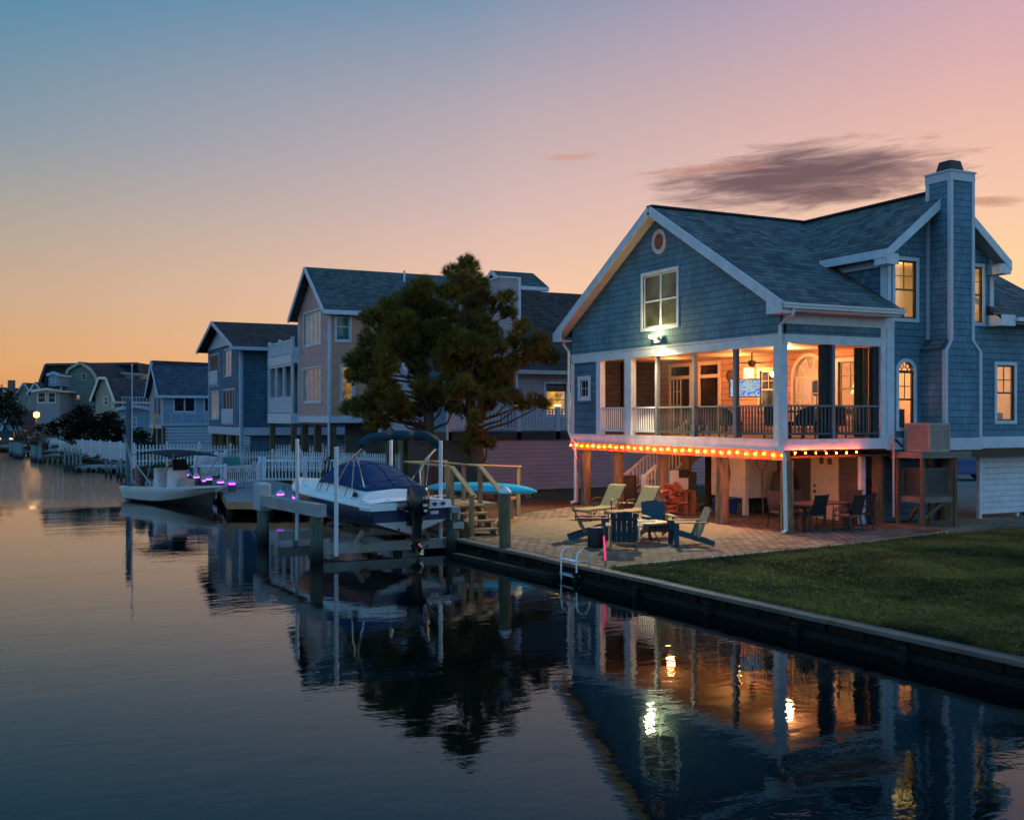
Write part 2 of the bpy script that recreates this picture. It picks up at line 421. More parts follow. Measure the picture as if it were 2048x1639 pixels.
def earth(c1, c2, c3, sc_=1., rough=.95):
    t = NT('ground_cover'); p = t.pos(); n = t.noise(p, .35*sc_, 6, .7); n2 = t.noise(p, 9*sc_, 4, .7); n3 = t.noise(p, 60, 2)
    col = t.mix(t.ramp(n, [(.38, 0.), (.62, 1.)]), c1, c2)
    col = t.mix(t.ramp(n2, [(.5, 0.), (.68, .8)]), col, c3)
    col = t.mix(1., col, t.ramp(n3, [(.3, .6), (.7, 1.4)]), 'MULTIPLY')
    t.pbsdf(col, rough, t.bump(t.math('ADD', n2, n3), .6, .03), 0, .1); return t.m
GROUND = earth((.040, .042, .020, 1), (.075, .055, .030, 1), (.10, .065, .035, 1))
LAWN = earth((.036, .030, .010, 1), (.20, .140, .038, 1), (.15, .080, .030, 1), 1.0)
MULCH = earth((.10, .045, .022, 1), (.14, .070, .035, 1), (.05, .028, .018, 1), 2.)
GRAVEL = earth((.16, .12, .085, 1), (.24, .19, .14, 1), (.09, .07, .05, 1), 3.)
ROAD = earth((.16, .15, .15, 1), (.21, .20, .19, 1), (.13, .125, .12, 1), 1.)
shore = [(bx(-30)+.12, -30), (bx(24.6)+.12, 24.6), (10.95, 32), (11.6, 36.8), (11.6, 52), (9.8, 60), (8.9, 70), (8.2, 80), (6.9, 92), (5.0, 108), (3.2, 116), (-30, 150), (-300, 190), (-1500, 260), (-1500, 2500), (1500, 2500), (1500, -30)]
b = B().plate('z', .24, shore, t=-1.2); o = b.build('ground', GROUND); tag(o, kind='structure')
# patio of small pavers
def pavers():
    t = NT('patio_pavers'); v = t.pos(); m = t.n('ShaderNodeMapping'); m.inputs['Rotation'].default_value = (0, 0, R(-7)); t.l(v, m.inputs['Vector'])
    b = t.n('ShaderNodeTexBrick'); t.l(m.outputs[0], b.inputs['Vector']); b.inputs['Scale'].default_value = 1
    b.inputs['Brick Width'].default_value = .30; b.inputs['Row Height'].default_value = .19; b.inputs['Mortar Size'].default_value = .02; b.inputs['Mortar Smooth'].default_value = .35
    b.inputs['Color1'].default_value = (.13, .095, .068, 1); b.inputs['Color2'].default_value = (.27, .205, .15, 1); b.inputs['Mortar'].default_value = (.03, .024, .02, 1)
    n = t.noise(v, .55, 6, .65); n2 = t.noise(v, 22, 3)
    col = t.mix(1., b.outputs['Color'], t.ramp(n, [(.3, .55), (.7, 1.3)]), 'MULTIPLY')
    col = t.mix(1., col, t.ramp(n2, [(.3, .8), (.7, 1.2)]), 'MULTIPLY')
    h = t.math('ADD', t.math('SUBTRACT', 1., b.outputs['Fac']), t.math('MULTIPLY', n2, .5))
    t.pbsdf(col, .85, t.bump(h, .7, .02), 0, .25); return t.m
PAV = pavers()
pat = [(bx(18.5)+.28, 18.55), (14.95, 18.92), (18.5, 19.36), (21.9, 20.05), (22.7, 20.3), (22.7, 22.9), (24.5, 30.), (20.2, 33.5), (17.6, 31.6), (15.9, 30.6), (14.2, 29.4), (13.0, 28.4), (11.1, 28.4), (bx(24)+.28, 24.)]
o = B().plate('z', G, pat, t=-.3).build('patio', PAV); tag(o, kind='structure')
# round inlaid pad at the canal-side edge of the patio, a few mm proud
o = B().plate('z', G+.004, [(15.6+3.3*math.cos(a*.2618)*1.0, 25.0+3.4*math.sin(a*.2618)) for a in range(24)], t=-.1).build('patio_inlay', plain((.20, .155, .10, 1), .9, .45, 5.)); tag(o, kind='structure')
# concrete edging between patio and lawn
b = B(); e = [(bx(18.5)+.3, 18.5), (14.95, 18.86), (18.5, 19.3), (21.9, 19.98), (22.8, 20.22)]
for p, q in zip(e, e[1:]): b.bar((*p, G-.02), (*q, G-.02), .11, .12)
tag(b.build('kerb', plain((.45, .42, .38, 1), .9, .25)), kind='structure')
b = B(); b.bar((22.8, 20.24, G+.02), (22.84, 22.75, G+.02), .1, .12); b.bar((18.9, 22.6, G-.03), (18.9, 22.6, G-.02), .1, .1)
single(b, 'timber_edging', wood((.20, .13, .08, 1), axis=1), 'brown landscape timber between the dining corner of the patio and the gravel bed', 'edging')
lw = [(bx(-20)+.22, -20), (bx(18.4)+.22, 18.44), (14.95, 18.80), (18.5, 19.24), (21.9, 19.92), (22.9, 20.15), (45, 20.6), (60, -20)]
LZ = .315
o = B().plate('z', LZ, lw, t=-.1).build('lawn', LAWN); tag(o, kind='structure')
o = B().plate('z', G-.004, [(22.88, 20.2), (24.5, 20.7), (29, 21.1), (45, 21.4), (45, 23.2), (26.3, 23.2), (26.3, 22.95), (22.88, 22.95)], t=-.1).build('gravel_bed', GRAVEL); tag(o, kind='structure')
o = B().plate('z', G-.012, [(12.8, 28.6), (15.8, 30.7), (20, 33.6), (24.5, 33.8), (24.5, 38.2), (12.4, 38.2), (12.0, 32)], t=-.1).build('mulch_bed', MULCH); tag(o, kind='structure')
o = B().plate('z', G-.003, [(26.3, 23.2), (60, 23.2), (60, 60), (30.5, 60), (28.2, 33.8), (26.3, 33.8)], t=-.1).build('driveway', ROAD); tag(o, kind='structure')

# grass blades on the lawn (uncountable)
def grass():
    b_v = []; b_f = []
    rng = random.Random(3)
    n = 0
    while n < 42000:
        y = rng.uniform(8.2, 20.2); x = rng.uniform(11.5, 32)
        px = C_*x-S_*y; dd = S_*x+C_*y
        if px/dd > .5 or px/dd < 0: continue
        if x < bx(y)+.25: continue
        edge = 18.4+(x-11.4)*.105 if x < 14.95 else (18.80+(x-14.95)*.125 if x < 18.5 else (19.24+(x-18.5)*.2 if x < 21.9 else 20.0))
        if y > edge-.04: continue
        if rng.random() > min(1., 17/dd): continue
        n += 1
        for k in range(2):
            a = rng.uniform(0, 6.28); h = rng.uniform(.025, .06); w = .009; l = rng.uniform(.0, .04); a2 = rng.uniform(0, 6.28)
            x0 = x+rng.uniform(-.03, .03); y0 = y+rng.uniform(-.03, .03); i = len(b_v)
            b_v += [(x0-math.cos(a)*w, y0-math.sin(a)*w, LZ), (x0+math.cos(a)*w, y0+math.sin(a)*w, LZ), (x0+math.cos(a2)*l, y0+math.sin(a2)*l, LZ+h)]
            b_f.append((i, i+1, i+2))
    for _ in range(5200):          # ragged taller tufts along the cap and the patio edging
        if rng.random() < .7: y = rng.uniform(8.4, 18.4); x = bx(y)+.2+abs(rng.gauss(0, .10))
        else: x = rng.uniform(11.6, 22.5); y = (18.4+(x-11.4)*.105 if x < 14.95 else (18.80+(x-14.95)*.125 if x < 18.5 else 19.24+(x-18.5)*.2))-.03-abs(rng.gauss(0, .08))
        for k in range(3):
            a = rng.uniform(0, 6.28); h = rng.uniform(.05, .13); l = rng.uniform(.01, .08); a2 = rng.uniform(0, 6.28); i = len(b_v)
            b_v += [(x-math.cos(a)*.008, y-math.sin(a)*.008, LZ), (x+math.cos(a)*.008, y+math.sin(a)*.008, LZ), (x+math.cos(a2)*l, y+math.sin(a2)*l, LZ+h)]; b_f.append((i, i+1, i+2))
    t = NT('grass_blades'); p = t.pos(); n1 = t.noise(p, .42, 6, .7); n2 = t.noise(p, 14, 2)
    col = t.mix(t.ramp(n1, [(.38, 0.), (.62, 1.)]), (.040, .036, .010, 1), (.25, .18, .042, 1))
    col = t.mix(1., col, t.ramp(n2, [(.3, .5), (.7, 1.5)]), 'MULTIPLY')
    t.pbsdf(col, .8, None, 0, .2)
    me = bpy.data.meshes.new('grass'); me.from_pydata(b_v, [], b_f); me.materials.append(t.m)
    o = bpy.data.objects.new('grass', me); COL.objects.link(o)
    tag(o, 'short olive and brown grass growing on the lawn beside the bulkhead', 'grass', kind='stuff')
grass()
def fallen_leaves():
    rng = random.Random(8); b = B(); n = 0
    while n < 900:
        y = rng.uniform(8.5, 20.4); x = bx(y)+.2+abs(rng.gauss(0, 1))*(6 if rng.random() < .4 else 1.2)
        if x > 30 or y > 18.3+max(0, x-11.4)*.10: continue
        n += 1; a = rng.uniform(0, 6.28); l = rng.uniform(.03, .06); c, s_ = math.cos(a)*l, math.sin(a)*l; h = LZ+.03+rng.uniform(0, .02)
        b.add([(x-c, y-s_, h), (x+s_*.5, y-c*.5, h+.012), (x+c, y+s_, h+.004), (x-s_*.5, y+c*.5, h+.014)], [(0, 1, 2, 3)])
    tag(b.build('fallen_leaves', plain((.13, .06, .03, 1), .8, .5, 9.)), 'small brown fallen leaves scattered over the lawn', 'leaves', kind='stuff')
fallen_leaves()

# ------------------------------------------------------------------ bulkhead
r = thing('bulkhead', 'dark timber bulkhead with a weathered grey cap along the lawn and patio', 'bulkhead', (bx(18), 18, 0))
TIMB = piling_wood((.03, .025, .021, 1)); CAPW = wood((.13, .12, .11, 1), axis=1, var=.6)
b = B(); ys = [-25, -12, 0, 4.1, 8.2, 12.3, 16.4, 20.5, 24.75]
for y0, y1 in zip(ys, ys[1:]):
    j_ = (int(y0*7) % 5-2)*.006; b.bar((bx(y0)+.06+j_, y0+.006, .30+j_*.6), (bx(y1)+.06+j_*.3, y1-.006, .30-j_*.5), .3, .07)
b.build('cap', CAPW, r, bevel=.008)
b = B()
for i in range(200):
    y = -25+i*.25; 
    if y > 24.7: break
    dx = .012*((i*7)%3); b.box(bx(y)+.06+dx, bx(y)+.12+dx, y, y+.24, -.8, .265)
b.build('plank_face', TIMB, r)
b = B()
for z in (.05,):
    for y0, y1 in zip(ys, ys[1:]): b.bar((bx(y0)-.02, y0, z), (bx(y1)-.02, y1-.02, z), .12, .11)
b.build('wale', TIMB, r)
for y in [x*2.05+.6 for x in range(-6, 12)]:
    B().cyl((bx(y)-.17, y, -.9), (bx(y)-.17, y, .2), .075, .07, 9).build('post', TIMB, r, smooth=True)
b = B(); b.bar((bx(19)-.35, 19.6, .02), (bx(23)-.55, 23.8, .02), .2, .16); b.build('fender_log', piling_wood((.12, .10, .08, 1)), r)
# bulkhead beyond the boat slip, following the shore
r = thing('bulkhead', 'far low bulkhead behind the boat slip and docks, capped in pale timber', 'bulkhead', (11, 40, 0))
pts = [(10.55, 24.75), (10.95, 32), (11.5, 36.8), (11.5, 52), (9.7, 60), (8.8, 70), (8.1, 80), (6.8, 92), (4.9, 108), (3.1, 116), (-30, 149.8)]
b = B(); c = B()
for p, q in zip(pts, pts[1:]):
    b.bar((*p, -.25), (*q, -.25), .08, 1.0); c.bar((*p, .27), (*q, .27), .26, .07)
b.build('plank_face', TIMB, r); c.build('cap', CAPW, r)
# ------------------------------------------------------------------ window kit
def P3(axis, c, u, v): return (c, u, v) if axis == 'x' else (u, c, v)
def bars(b, axis, c, segs, w, d):
    for (u0, v0), (u1, v1) in segs:
        b.bar(P3(axis, c, u0, v0), P3(axis, c, u1, v1), w, d, (1, 0, 0) if axis == 'x' else (0, 1, 0))
def window(parent, axis, c, u0, u1, z0, z1, trim, pane, cas=.1, cols=1, rail=True, grid=(2, 2), arched=False, sash_mat=None, depth=.05, simple=False):
    """outer rect incl. casing; c = outer wall face (outside is towards smaller x / y)"""
    shp = arch if arched else rect
    a, b_, d, e = u0+cas, u1-cas, z0+cas, z1-cas
    w = B().plate(axis, c-.035, shp(u0, u1, z0, z1), [shp(a, b_, d, e)], .035+.08).build('window', trim, parent)
    if not arched and not simple:
        pass
    sm = sash_mat or trim
    s = B(); cw = (b_-a)/cols; f = .045 if not simple else .06
    q = c+depth
    ztop = e-(b_-a)/2*.92 if arched else e
    for i in range(cols):
        l, rr = a+i*cw, a+(i+1)*cw
        s.plate(axis, q-.02, rect(l, rr, d, ztop), [rect(l+f, rr-f, d+f, ztop-f)], .05)
        if rail: bars(s, axis, q, [((l+f, (d+ztop)/2), (rr-f, (d+ztop)/2))], .05, .05)
        if grid:
            nx, ny = grid; lo = (d+ztop)/2 if rail else d+f
            sg = [((l+(rr-l)*k/nx, lo), (l+(rr-l)*k/nx, ztop-f)) for k in range(1, nx)]
            sg += [((l+f, lo+(ztop-f-lo)*k/ny), (rr-f, lo+(ztop-f-lo)*k/ny)) for k in range(1, ny)]
            bars(s, axis, q+.004, sg, .022, .022)
    if arched:
        m = (a+b_)/2; rad = (b_-a)/2
        bars(s, axis, q, [((a, ztop), (b_, ztop))], .06, .06)
        for k in (1, 2, 3, 4):
            t = math.pi*k/5; bars(s, axis, q+.003, [((m+.4*rad*math.cos(t), ztop+.4*rad*math.sin(t)), (m+rad*math.cos(t), ztop+rad*.92*math.sin(t)))], .022, .022)
        ring = [(m+.4*rad*math.cos(math.pi*k/8), ztop+.4*rad*math.sin(math.pi*k/8)) for k in range(9)]
        bars(s, axis, q+.003, list(zip(ring, ring[1:])), .022, .022)
    s.build('sash', sm, w)
    B().plate(axis, q, shp(a+.01, b_-.01, d+.01, e-.01), (), .006).build('pane', pane, w)
    return w
def hole(u0, u1, z0, z1, cas=.1, arched=False):
    return (arch if arched else rect)(u0+cas, u1-cas, z0+cas, z1-cas)

# ------------------------------------------------------------------ the main house
X0, Y0, Y1, X1 = 18.87, 22.15, 33.22, 29.7
FL, YR, ZR, SL = 2.79, 27.69, 9.85, .575
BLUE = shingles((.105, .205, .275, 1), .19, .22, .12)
ROOF = roofing((.10, .108, .112, 1), .26, .36)
TRIM = plain((.58, .63, .70, 1), .5, .20); CREAM = plain((.70, .64, .52, 1), .6, .1)
def mroof(y): return ZR-SL*abs(y-YR)
hs = thing('house', 'blue shingled house on pilings with a lit screened porch, tall chimney and grey roof', 'house', (X0, Y0, G))
# --- walls of the canal gable
gw = (26.69, 28.75, 6.08, 7.93)
b = B()
b.plate('x', X0, [(Y0, 5.55), (Y1, 5.55), (Y1, mroof(Y1)-.12), (YR, ZR-.12), (Y0, mroof(Y0)-.12)], [hole(*gw)], .12)
b.build('gable_wall', BLUE, hs)
sw = (31.96, 32.79, 3.94, 4.80)
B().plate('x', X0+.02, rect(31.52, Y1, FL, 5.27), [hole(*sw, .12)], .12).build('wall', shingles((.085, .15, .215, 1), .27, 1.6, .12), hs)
# --- side wall facing the lawn
aw = (23.0, 23.79, 2.98, 5.03); lw_ = (26.96, 27.92, 3.17, 5.02); ul = (22.86, 23.88, 6.05, 7.88); ur = (25.72, 26.56, 6.05, 7.88)
CGX, CGH, CGZ = 24.64, 2.43, 8.0
def cgroof(x): return ZR-(ZR-CGZ)/CGH*abs(x-CGX)
poly = [(22.5, 2.8), (X1, 2.8), (X1, 6.5), (26.9, 6.5), (26.9, cgroof(26.9)-.12), (CGX, ZR-.12), (22.66, cgroof(22.66)-.12), (22.66, 6.3), (22.5, 6.3)]
B().plate('y', Y0, poly, [hole(*aw, .1, True), hole(*lw_), hole(*ul), hole(*ur)], .12).build('wall', BLUE, hs)
b = B().plate('x', X1, [(Y0+.12, 2.8), (Y1, 2.8), (Y1, mroof(Y1)-.12), (YR, ZR-.12), (Y0+.12, mroof(Y0)-.12)], (), -.12)
b.plate('y', Y1, rect(X0+.15, X1-.15, 2.8, mroof(Y1)-.15), (), -.12); b.build('wall', BLUE, hs)
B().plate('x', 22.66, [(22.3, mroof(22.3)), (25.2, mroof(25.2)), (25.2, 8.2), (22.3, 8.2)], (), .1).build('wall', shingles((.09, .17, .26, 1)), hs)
B().plate('y', Y0, rect(19.1, 22.42, 5.57, 5.84), (), .1).build('wall', BLUE, hs)
# --- white trim
b = B()
b.box(X0-.03, X0+.12, Y0, Y1, 5.27, 5.56); b.box(X0-.05, X0+.1, Y0-.02, Y1+.02, 5.53, 5.575)
b.box(X0-.03, X0+.14, Y0-.03, Y1+.03, 2.50, FL-.002)
b.box(X0+.12, 22.9, Y0-.03, Y0+.12, 5.33, 5.57); b.box(X0+.14, 22.9, Y0-.03, Y0+.12, 2.50, FL-.002)
b.box(22.9, 24.0, Y0-.032, Y0, 2.46, 2.80); b.box(25.42, X1, Y0-.032, Y0, 2.46, 2.80)
b.box(X0+.1, 22.66, Y0-.04, Y0+.1, 5.84, 6.14)
b.split('frieze_board', TRIM, hs)
b = B()
b.box(X0-.035, X0+.12, Y0-.035, Y0+.12, FL, 5.3); b.box(X0-.02, X0+.12, Y0+.13, Y0+.24, FL, 5.27)
b.box(X0+.13, X0+.24, Y0-.02, Y0+.12, FL, 5.33)
b.box(22.42, 22.62, Y0-.034, Y0+.12, FL, 6.1); b.box(22.64, 22.92, Y0-.036, Y0, 2.46, 6.2)
b.box(22.64, 22.8, Y0-.034, Y0, 6.3, 8.05); b.box(22.63, 22.66, Y0-.034, Y0+.2, 6.6, 8.05); b.box(26.76, 26.92, Y0-.034, Y0, 6.3, 8.05)
b.box(X0-.03, X0+.02, Y1-.14, Y1+.02, FL, 5.3)
b.split('corner_board', TRIM, hs)
for y0, y1 in ((31.24, 31.52), (29.32, 29.72)):
    B().box(X0-.025, X0+.17, y0, y1, FL, 5.27).build('porch_post', TRIM, hs)
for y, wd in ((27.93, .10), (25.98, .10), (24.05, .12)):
    B().box(X0-.01, X0+.12, y-wd/2, y+wd/2, FL, 5.27).build('porch_post', plain((.15, .17, .20, 1), .5, .1), hs)  # white posts, with the shade they stand in put into the colour
B().box(20.68, 20.77, Y0-.01, Y0+.12, FL, 5.33).build('porch_post', plain((.15, .17, .20, 1), .5, .1), hs)  # same white post, darkened in its colour for shade
B().box(20.45, 20.68, Y0+.12, Y0+.3, FL, 5.33).box(22.2, 22.4, Y0+.05, Y0+.2, FL, 5.33).split('screen_frame', plain((.05, .06, .07, 1)), hs)
# --- railings
def railing(axis, c, u0, u1, mat, parent, z0=FL, h=.91, sp=.125, w=.036, gap=.10):
    b = B()
    mk = (lambda a, b_, p, q, t: b.box(c-t/2, c+t/2, a, b_, p, q)) if axis == 'x' else (lambda a, b_, p, q, t: b.box(a, b_, c-t/2, c+t/2, p, q))
    mk(u0, u1, z0+h-.05, z0+h, .09); mk(u0, u1, z0+gap, z0+gap+.07, .06)
    n = max(2, int((u1-u0)/sp)); 
    for i in range(n):
        u = u0+(i+.5)*(u1-u0)/n; mk(u-w/2, u+w/2, z0+gap+.07, z0+h-.05, w)
    return b.build('railing', mat, parent)
RAILW = plain((.60, .62, .66, 1), .5, .1); RAILD = plain((.17, .18, .18, 1), .55, .15)  # RAILD: the white rail with the screened bays' shade in its colour
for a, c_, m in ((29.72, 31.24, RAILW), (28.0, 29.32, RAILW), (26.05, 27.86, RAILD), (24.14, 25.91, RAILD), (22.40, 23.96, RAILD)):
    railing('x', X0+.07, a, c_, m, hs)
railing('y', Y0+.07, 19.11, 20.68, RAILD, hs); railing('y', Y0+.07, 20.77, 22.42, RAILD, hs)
# insect screens in the open bays
@cached
def screen_mesh():
    t = NT('insect_screen'); a = t.n('ShaderNodeBsdfTransparent'); a.inputs[0].default_value = (.80, .80, .80, 1)
    d = t.n('ShaderNodeBsdfDiffuse'); d.inputs[0].default_value = (.03, .035, .04, 1); m = t.n('ShaderNodeMixShader'); m.inputs[0].default_value = .10
    t.l(a.outputs[0], m.inputs[1]); t.l(d.outputs[0], m.inputs[2]); t.l(m.outputs[0], t.out.inputs[0]); return t.m
for a, c_ in ((26.03, 27.88), (24.12, 25.93), (22.40, 23.98)): B().add([(X0+.03, a, FL), (X0+.03, c_, FL), (X0+.03, c_, 5.27), (X0+.03, a, 5.27)], [(0, 1, 2, 3)]).build('insect_screen', screen_mesh(), hs)
for a, c_ in ((19.11, 20.68), (20.77, 22.42)): B().add([(a, Y0+.03, FL), (c_, Y0+.03, FL), (c_, Y0+.03, 5.33), (a, Y0+.03, 5.33)], [(0, 1, 2, 3)]).build('insect_screen', screen_mesh(), hs)
# --- windows
PANE = glass(); DG = dark_glass()
window(hs, 'x', X0, *gw, TRIM, dark_glass((.07, .075, .05, 1), .35, .06), cols=2, grid=None)
window(hs, 'x', X0+.02, *sw, TRIM, DG, cas=.12, rail=False, grid=(2, 2))
SASHD = plain((.10, .09, .075, 1), .5, .1)
window(hs, 'y', Y0, *aw, TRIM, PANE, arched=True, sash_mat=SASHD)
for q in (lw_, ul, ur): window(hs, 'y', Y0, *q, TRIM, PANE, sash_mat=SASHD)
# round gable vent
c0 = (27.72, 8.80)
circ = lambda r, n=28: [(c0[0]+r*math.cos(2*math.pi*k/n), c0[1]+r*math.sin(2*math.pi*k/n)) for k in range(n)]
v = B().plate('x', X0-.05, circ(.38), [circ(.25)], .06).build('gable_vent', plain((.62, .50, .47, 1)), hs)
b = B()
for k in range(-3, 4):
    w_ = math.sqrt(.25**2-(k*.07)**2); b.bar((X0-.02, c0[0]-w_, c0[1]+k*.07), (X0-.02, c0[0]+w_, c0[1]+k*.07), .05, .035, (.6, 0, .8))
b.build('louvre', plain((.45, .16, .12, 1)), v)
# --- roof
EV = 21.62; XE = 18.45; XR = 30.05
b = B(); th = (0, 0, -.12)
A_ = lambda x, y: (x, y, mroof(y))
b.slab([A_(XE, EV), A_(22.66, EV), A_(22.66, 25.05), A_(CGX, YR), A_(XE, YR)], th)
b.slab([A_(26.62, EV), A_(XR, EV), A_(XR, YR), A_(CGX, YR), A_(26.62, 25.05)], th)
b.slab([A_(XE, YR), A_(XR, YR), A_(XR, 33.76), A_(XE, 33.76)], th)
C2 = lambda x, y: (x, y, cgroof(x))
yv = 21.68
for sgn in (-1, 1):
    xe = CGX+sgn*(CGH+.02); b.slab([C2(CGX, yv), C2(xe, yv), (xe, 24.42, cgroof(xe)), C2(CGX, YR)], (0, 0, -.12))
roof = b.build('roof', ROOF, hs)
b = B(); b.bar((XE, YR, ZR+.01), (XR, YR, ZR+.01), .3, .05); b.bar((CGX, yv, ZR+.012), (CGX, YR, ZR+.012), .3, .05); b.build('ridge_cap', roofing((.07, .075, .09, 1)), roof)
b = B(); so = (0, 0, -.05); S2 = lambda x, y, k=.125: (x, y, mroof(y)-k)
for a_, c_ in ((XE+.02, X0),):
    b.slab([S2(a_, EV+.03), S2(c_, EV+.03), S2(c_, YR), S2(a_, YR)], so); b.slab([S2(a_, YR), S2(c_, YR), S2(c_, 33.7), S2(a_, 33.7)], so)
b.slab([(X0, EV+.02, 6.12), (22.62, EV+.02, 6.12), (22.62, Y0, 6.12), (X0, Y0, 6.12)], (0, 0, .03))
b.slab([(26.8, EV+.02, 6.12), (XR, EV+.02, 6.12), (XR, Y0, 6.12), (26.8, Y0, 6.12)], (0, 0, .03))
for sgn in (-1, 1):
    xe = CGX+sgn*CGH
    b.slab([(CGX, yv+.02, cgroof(CGX)-.125), (xe, yv+.02, cgroof(xe)-.125), (xe, Y0, cgroof(xe)-.125), (CGX, Y0, cgroof(CGX)-.125)], so)
b.split('soffit', plain((.50, .50, .50, 1), .6), hs)
b = B(); fz = -.13
up = (0, 0, 1)
b.bar((XE-.01, EV-.02, mroof(EV)+fz), (XE-.01, YR, ZR+fz), .05, .27, up); b.bar((XE-.01, 33.78, mroof(33.78)+fz), (XE-.01, YR, ZR+fz), .05, .27, up)
b.plate('x', XE-.026, [(EV-.06, 6.06), (Y0+.02, 6.06), (Y0+.02, mroof(Y0)-.2), (EV-.06, mroof(EV)-.06)], (), .016); b.box(XE, X0, EV-.06, Y0-.04, 6.06, 6.10); b.plate('x', XE-.026, [(33.84, 6.06), (33.2, 6.06), (33.2, mroof(33.2)-.2), (33.84, mroof(33.8)-.06)], (), .016); b.box(XE, X0, 33.24, 33.84, 6.06, 6.10); b.box(XE, X0, 33.80, 33.84, 6.06, 6.30)
b.plate('y', yv-.03, [(CGX-CGH-.05, cgroof(CGX-CGH-.05)-.30), (CGX, ZR-.30), (CGX+CGH+.05, cgroof(CGX+CGH+.05)-.30), (CGX+CGH+.05, cgroof(CGX+CGH+.05)-.02), (CGX, ZR-.015), (CGX-CGH-.05, cgroof(CGX-CGH-.05)-.02)], (), .05)
for sgn in (-1, 1):
    xe = CGX+sgn*(CGH+.02); z_ = cgroof(xe)
    b.box(xe-.02, xe+.02, yv, 24.3, z_-.24, z_-.01); 
    b.box(xe-.0, xe-sgn*.42, yv-.02, Y0, z_-.42, z_-.13)
b.bar((22.62, 22.3, 7.68), (22.62, 24.2, 7.68), .05, .2); b.box(22.21, 22.66, 21.72, 24.4, 7.80, 7.84); b.box(XE, X0+.1, EV-.01, EV+.02, 6.10, 6.34); b.box(XE, 22.66, EV-.004, EV+.02, 6.12, 6.32)
b.box(26.62, 27.2, EV-.02, Y0, 6.04, 6.36)
b.split('rake_board', TRIM, hs)
# gutters and downspouts
GUT = plain((.58, .60, .62, 1), .4, .1)
b = B(); b.box(XE+.02, 22.7, EV-.12, EV-.012, 6.18, 6.30); b.box(XE+.02, 22.7, EV-.15, EV-.12, 6.26, 6.315); b.box(27.2, XR, EV-.12, EV-.005, 6.18, 6.30); b.build('gutter', GUT, hs)
b = B(); b.tube([(X0-.06, EV-.06, 6.2), (X0-.08, EV-.04, 6.02), (X0-.085, Y0-.1, 5.78), (X0-.085, Y0-.1, 2.62), (X0-.12, Y0-.22, 2.48), (X0-.11, Y0-.3, 2.36), (X0-.08, Y0-.32, .42), (X0-.25, Y0-.36, .38)], .052, 8); b.build('downspout', GUT, hs, smooth=True)
b = B(); b.tube([(X0-.06, 33.72, 6.1), (X0-.08, 33.66, 5.95), (X0-.08, 33.3, 5.7), (X0-.08, 33.3, 2.85), (X0-.12, 32.95, 2.55), (X0-.12, 32.78, 2.4), (X0-.12, 32.74, .45), (X0-.3, 32.76, .38)], .052, 8); b.build('downspout', plain((.70, .66, .58, 1), .4, .1), hs, smooth=True)
b = B().cyl((24.63, 25, 9.2), (24.63, 25, 9.75), .05); b.build('vent_pipe', plain((.25, .27, .3, 1)), hs); B().lathe((24.63, 25, 9.42), [(.16, -.1), (.12, .03), (.06, .1)]).build('vent_pipe_boot', plain((.02, .02, .022, 1)), hs)
# --- chimney
ch = B()
prof = [(24.0, 2.5), (25.42, 2.5), (25.42, 5.25), (25.12, 5.50), (25.12, 10.15), (24.21, 10.15), (24.21, 5.50), (24.0, 5.25)]
ch.plate('y', 21.32, prof, (), .83)
cho = ch.build('chimney', BLUE, hs)
B().slab([(23.93, 21.42, 5.25), (24.215, 21.42, 5.56), (24.215, Y0, 5.56), (23.93, Y0, 5.25)], (0, 0, .05)).slab([(25.49, 21.42, 5.25), (25.115, 21.42, 5.56), (25.115, Y0, 5.56), (25.49, Y0, 5.25)], (0, 0, .05)).split('shoulder_roof', ROOF, cho)
b = B()
for a_, s in (((24.0, 24.21), 1), ((25.42, 25.12), -1)):
    lo, hi = a_; w = .085
    b.box(lo-.025*s, lo+w*s, 21.29, 21.32, 2.5, 5.25); b.bar((lo+.03*s, 21.306, 5.22), (hi+.03*s, 21.306, 5.53), .028, .085, (0, 0, 1))
    b.box(hi-.025*s, hi+w*s, 21.29, 21.32, 5.50, 10.0)
    b.box(lo-.025*s, lo, 21.32, 21.4, 2.5, 5.25); b.box(hi-.025*s, hi, 21.32, 21.4, 5.5, 10.0)
b.box(24.18, 25.15, 21.285, 22.19, 9.98, 10.22); b.box(24.15, 25.18, 21.26, 22.2, 10.22, 10.27); b.box(23.98, 25.44, 21.288, 21.32, 2.46, 2.80)
b.box(24.185, 24.21, 22.05, 22.18, 5.5, 10.0)
b.build('chimney_trim', plain((.50, .52, .58, 1), .5, .1), cho)
B().add([(24.42, 21.5, 10.27), (24.98, 21.5, 10.27), (24.98, 22.05, 10.27), (24.42, 22.05, 10.27), (24.5, 21.57, 10.62), (24.9, 21.57, 10.62), (24.9, 21.98, 10.62), (24.5, 21.98, 10.62)], [(0,3,2,1),(4,5,6,7),(0,1,5,4),(1,2,6,5),(2,3,7,6),(3,0,4,7)]).build('flue_cap', plain((.035, .035, .04, 1), .6), cho)
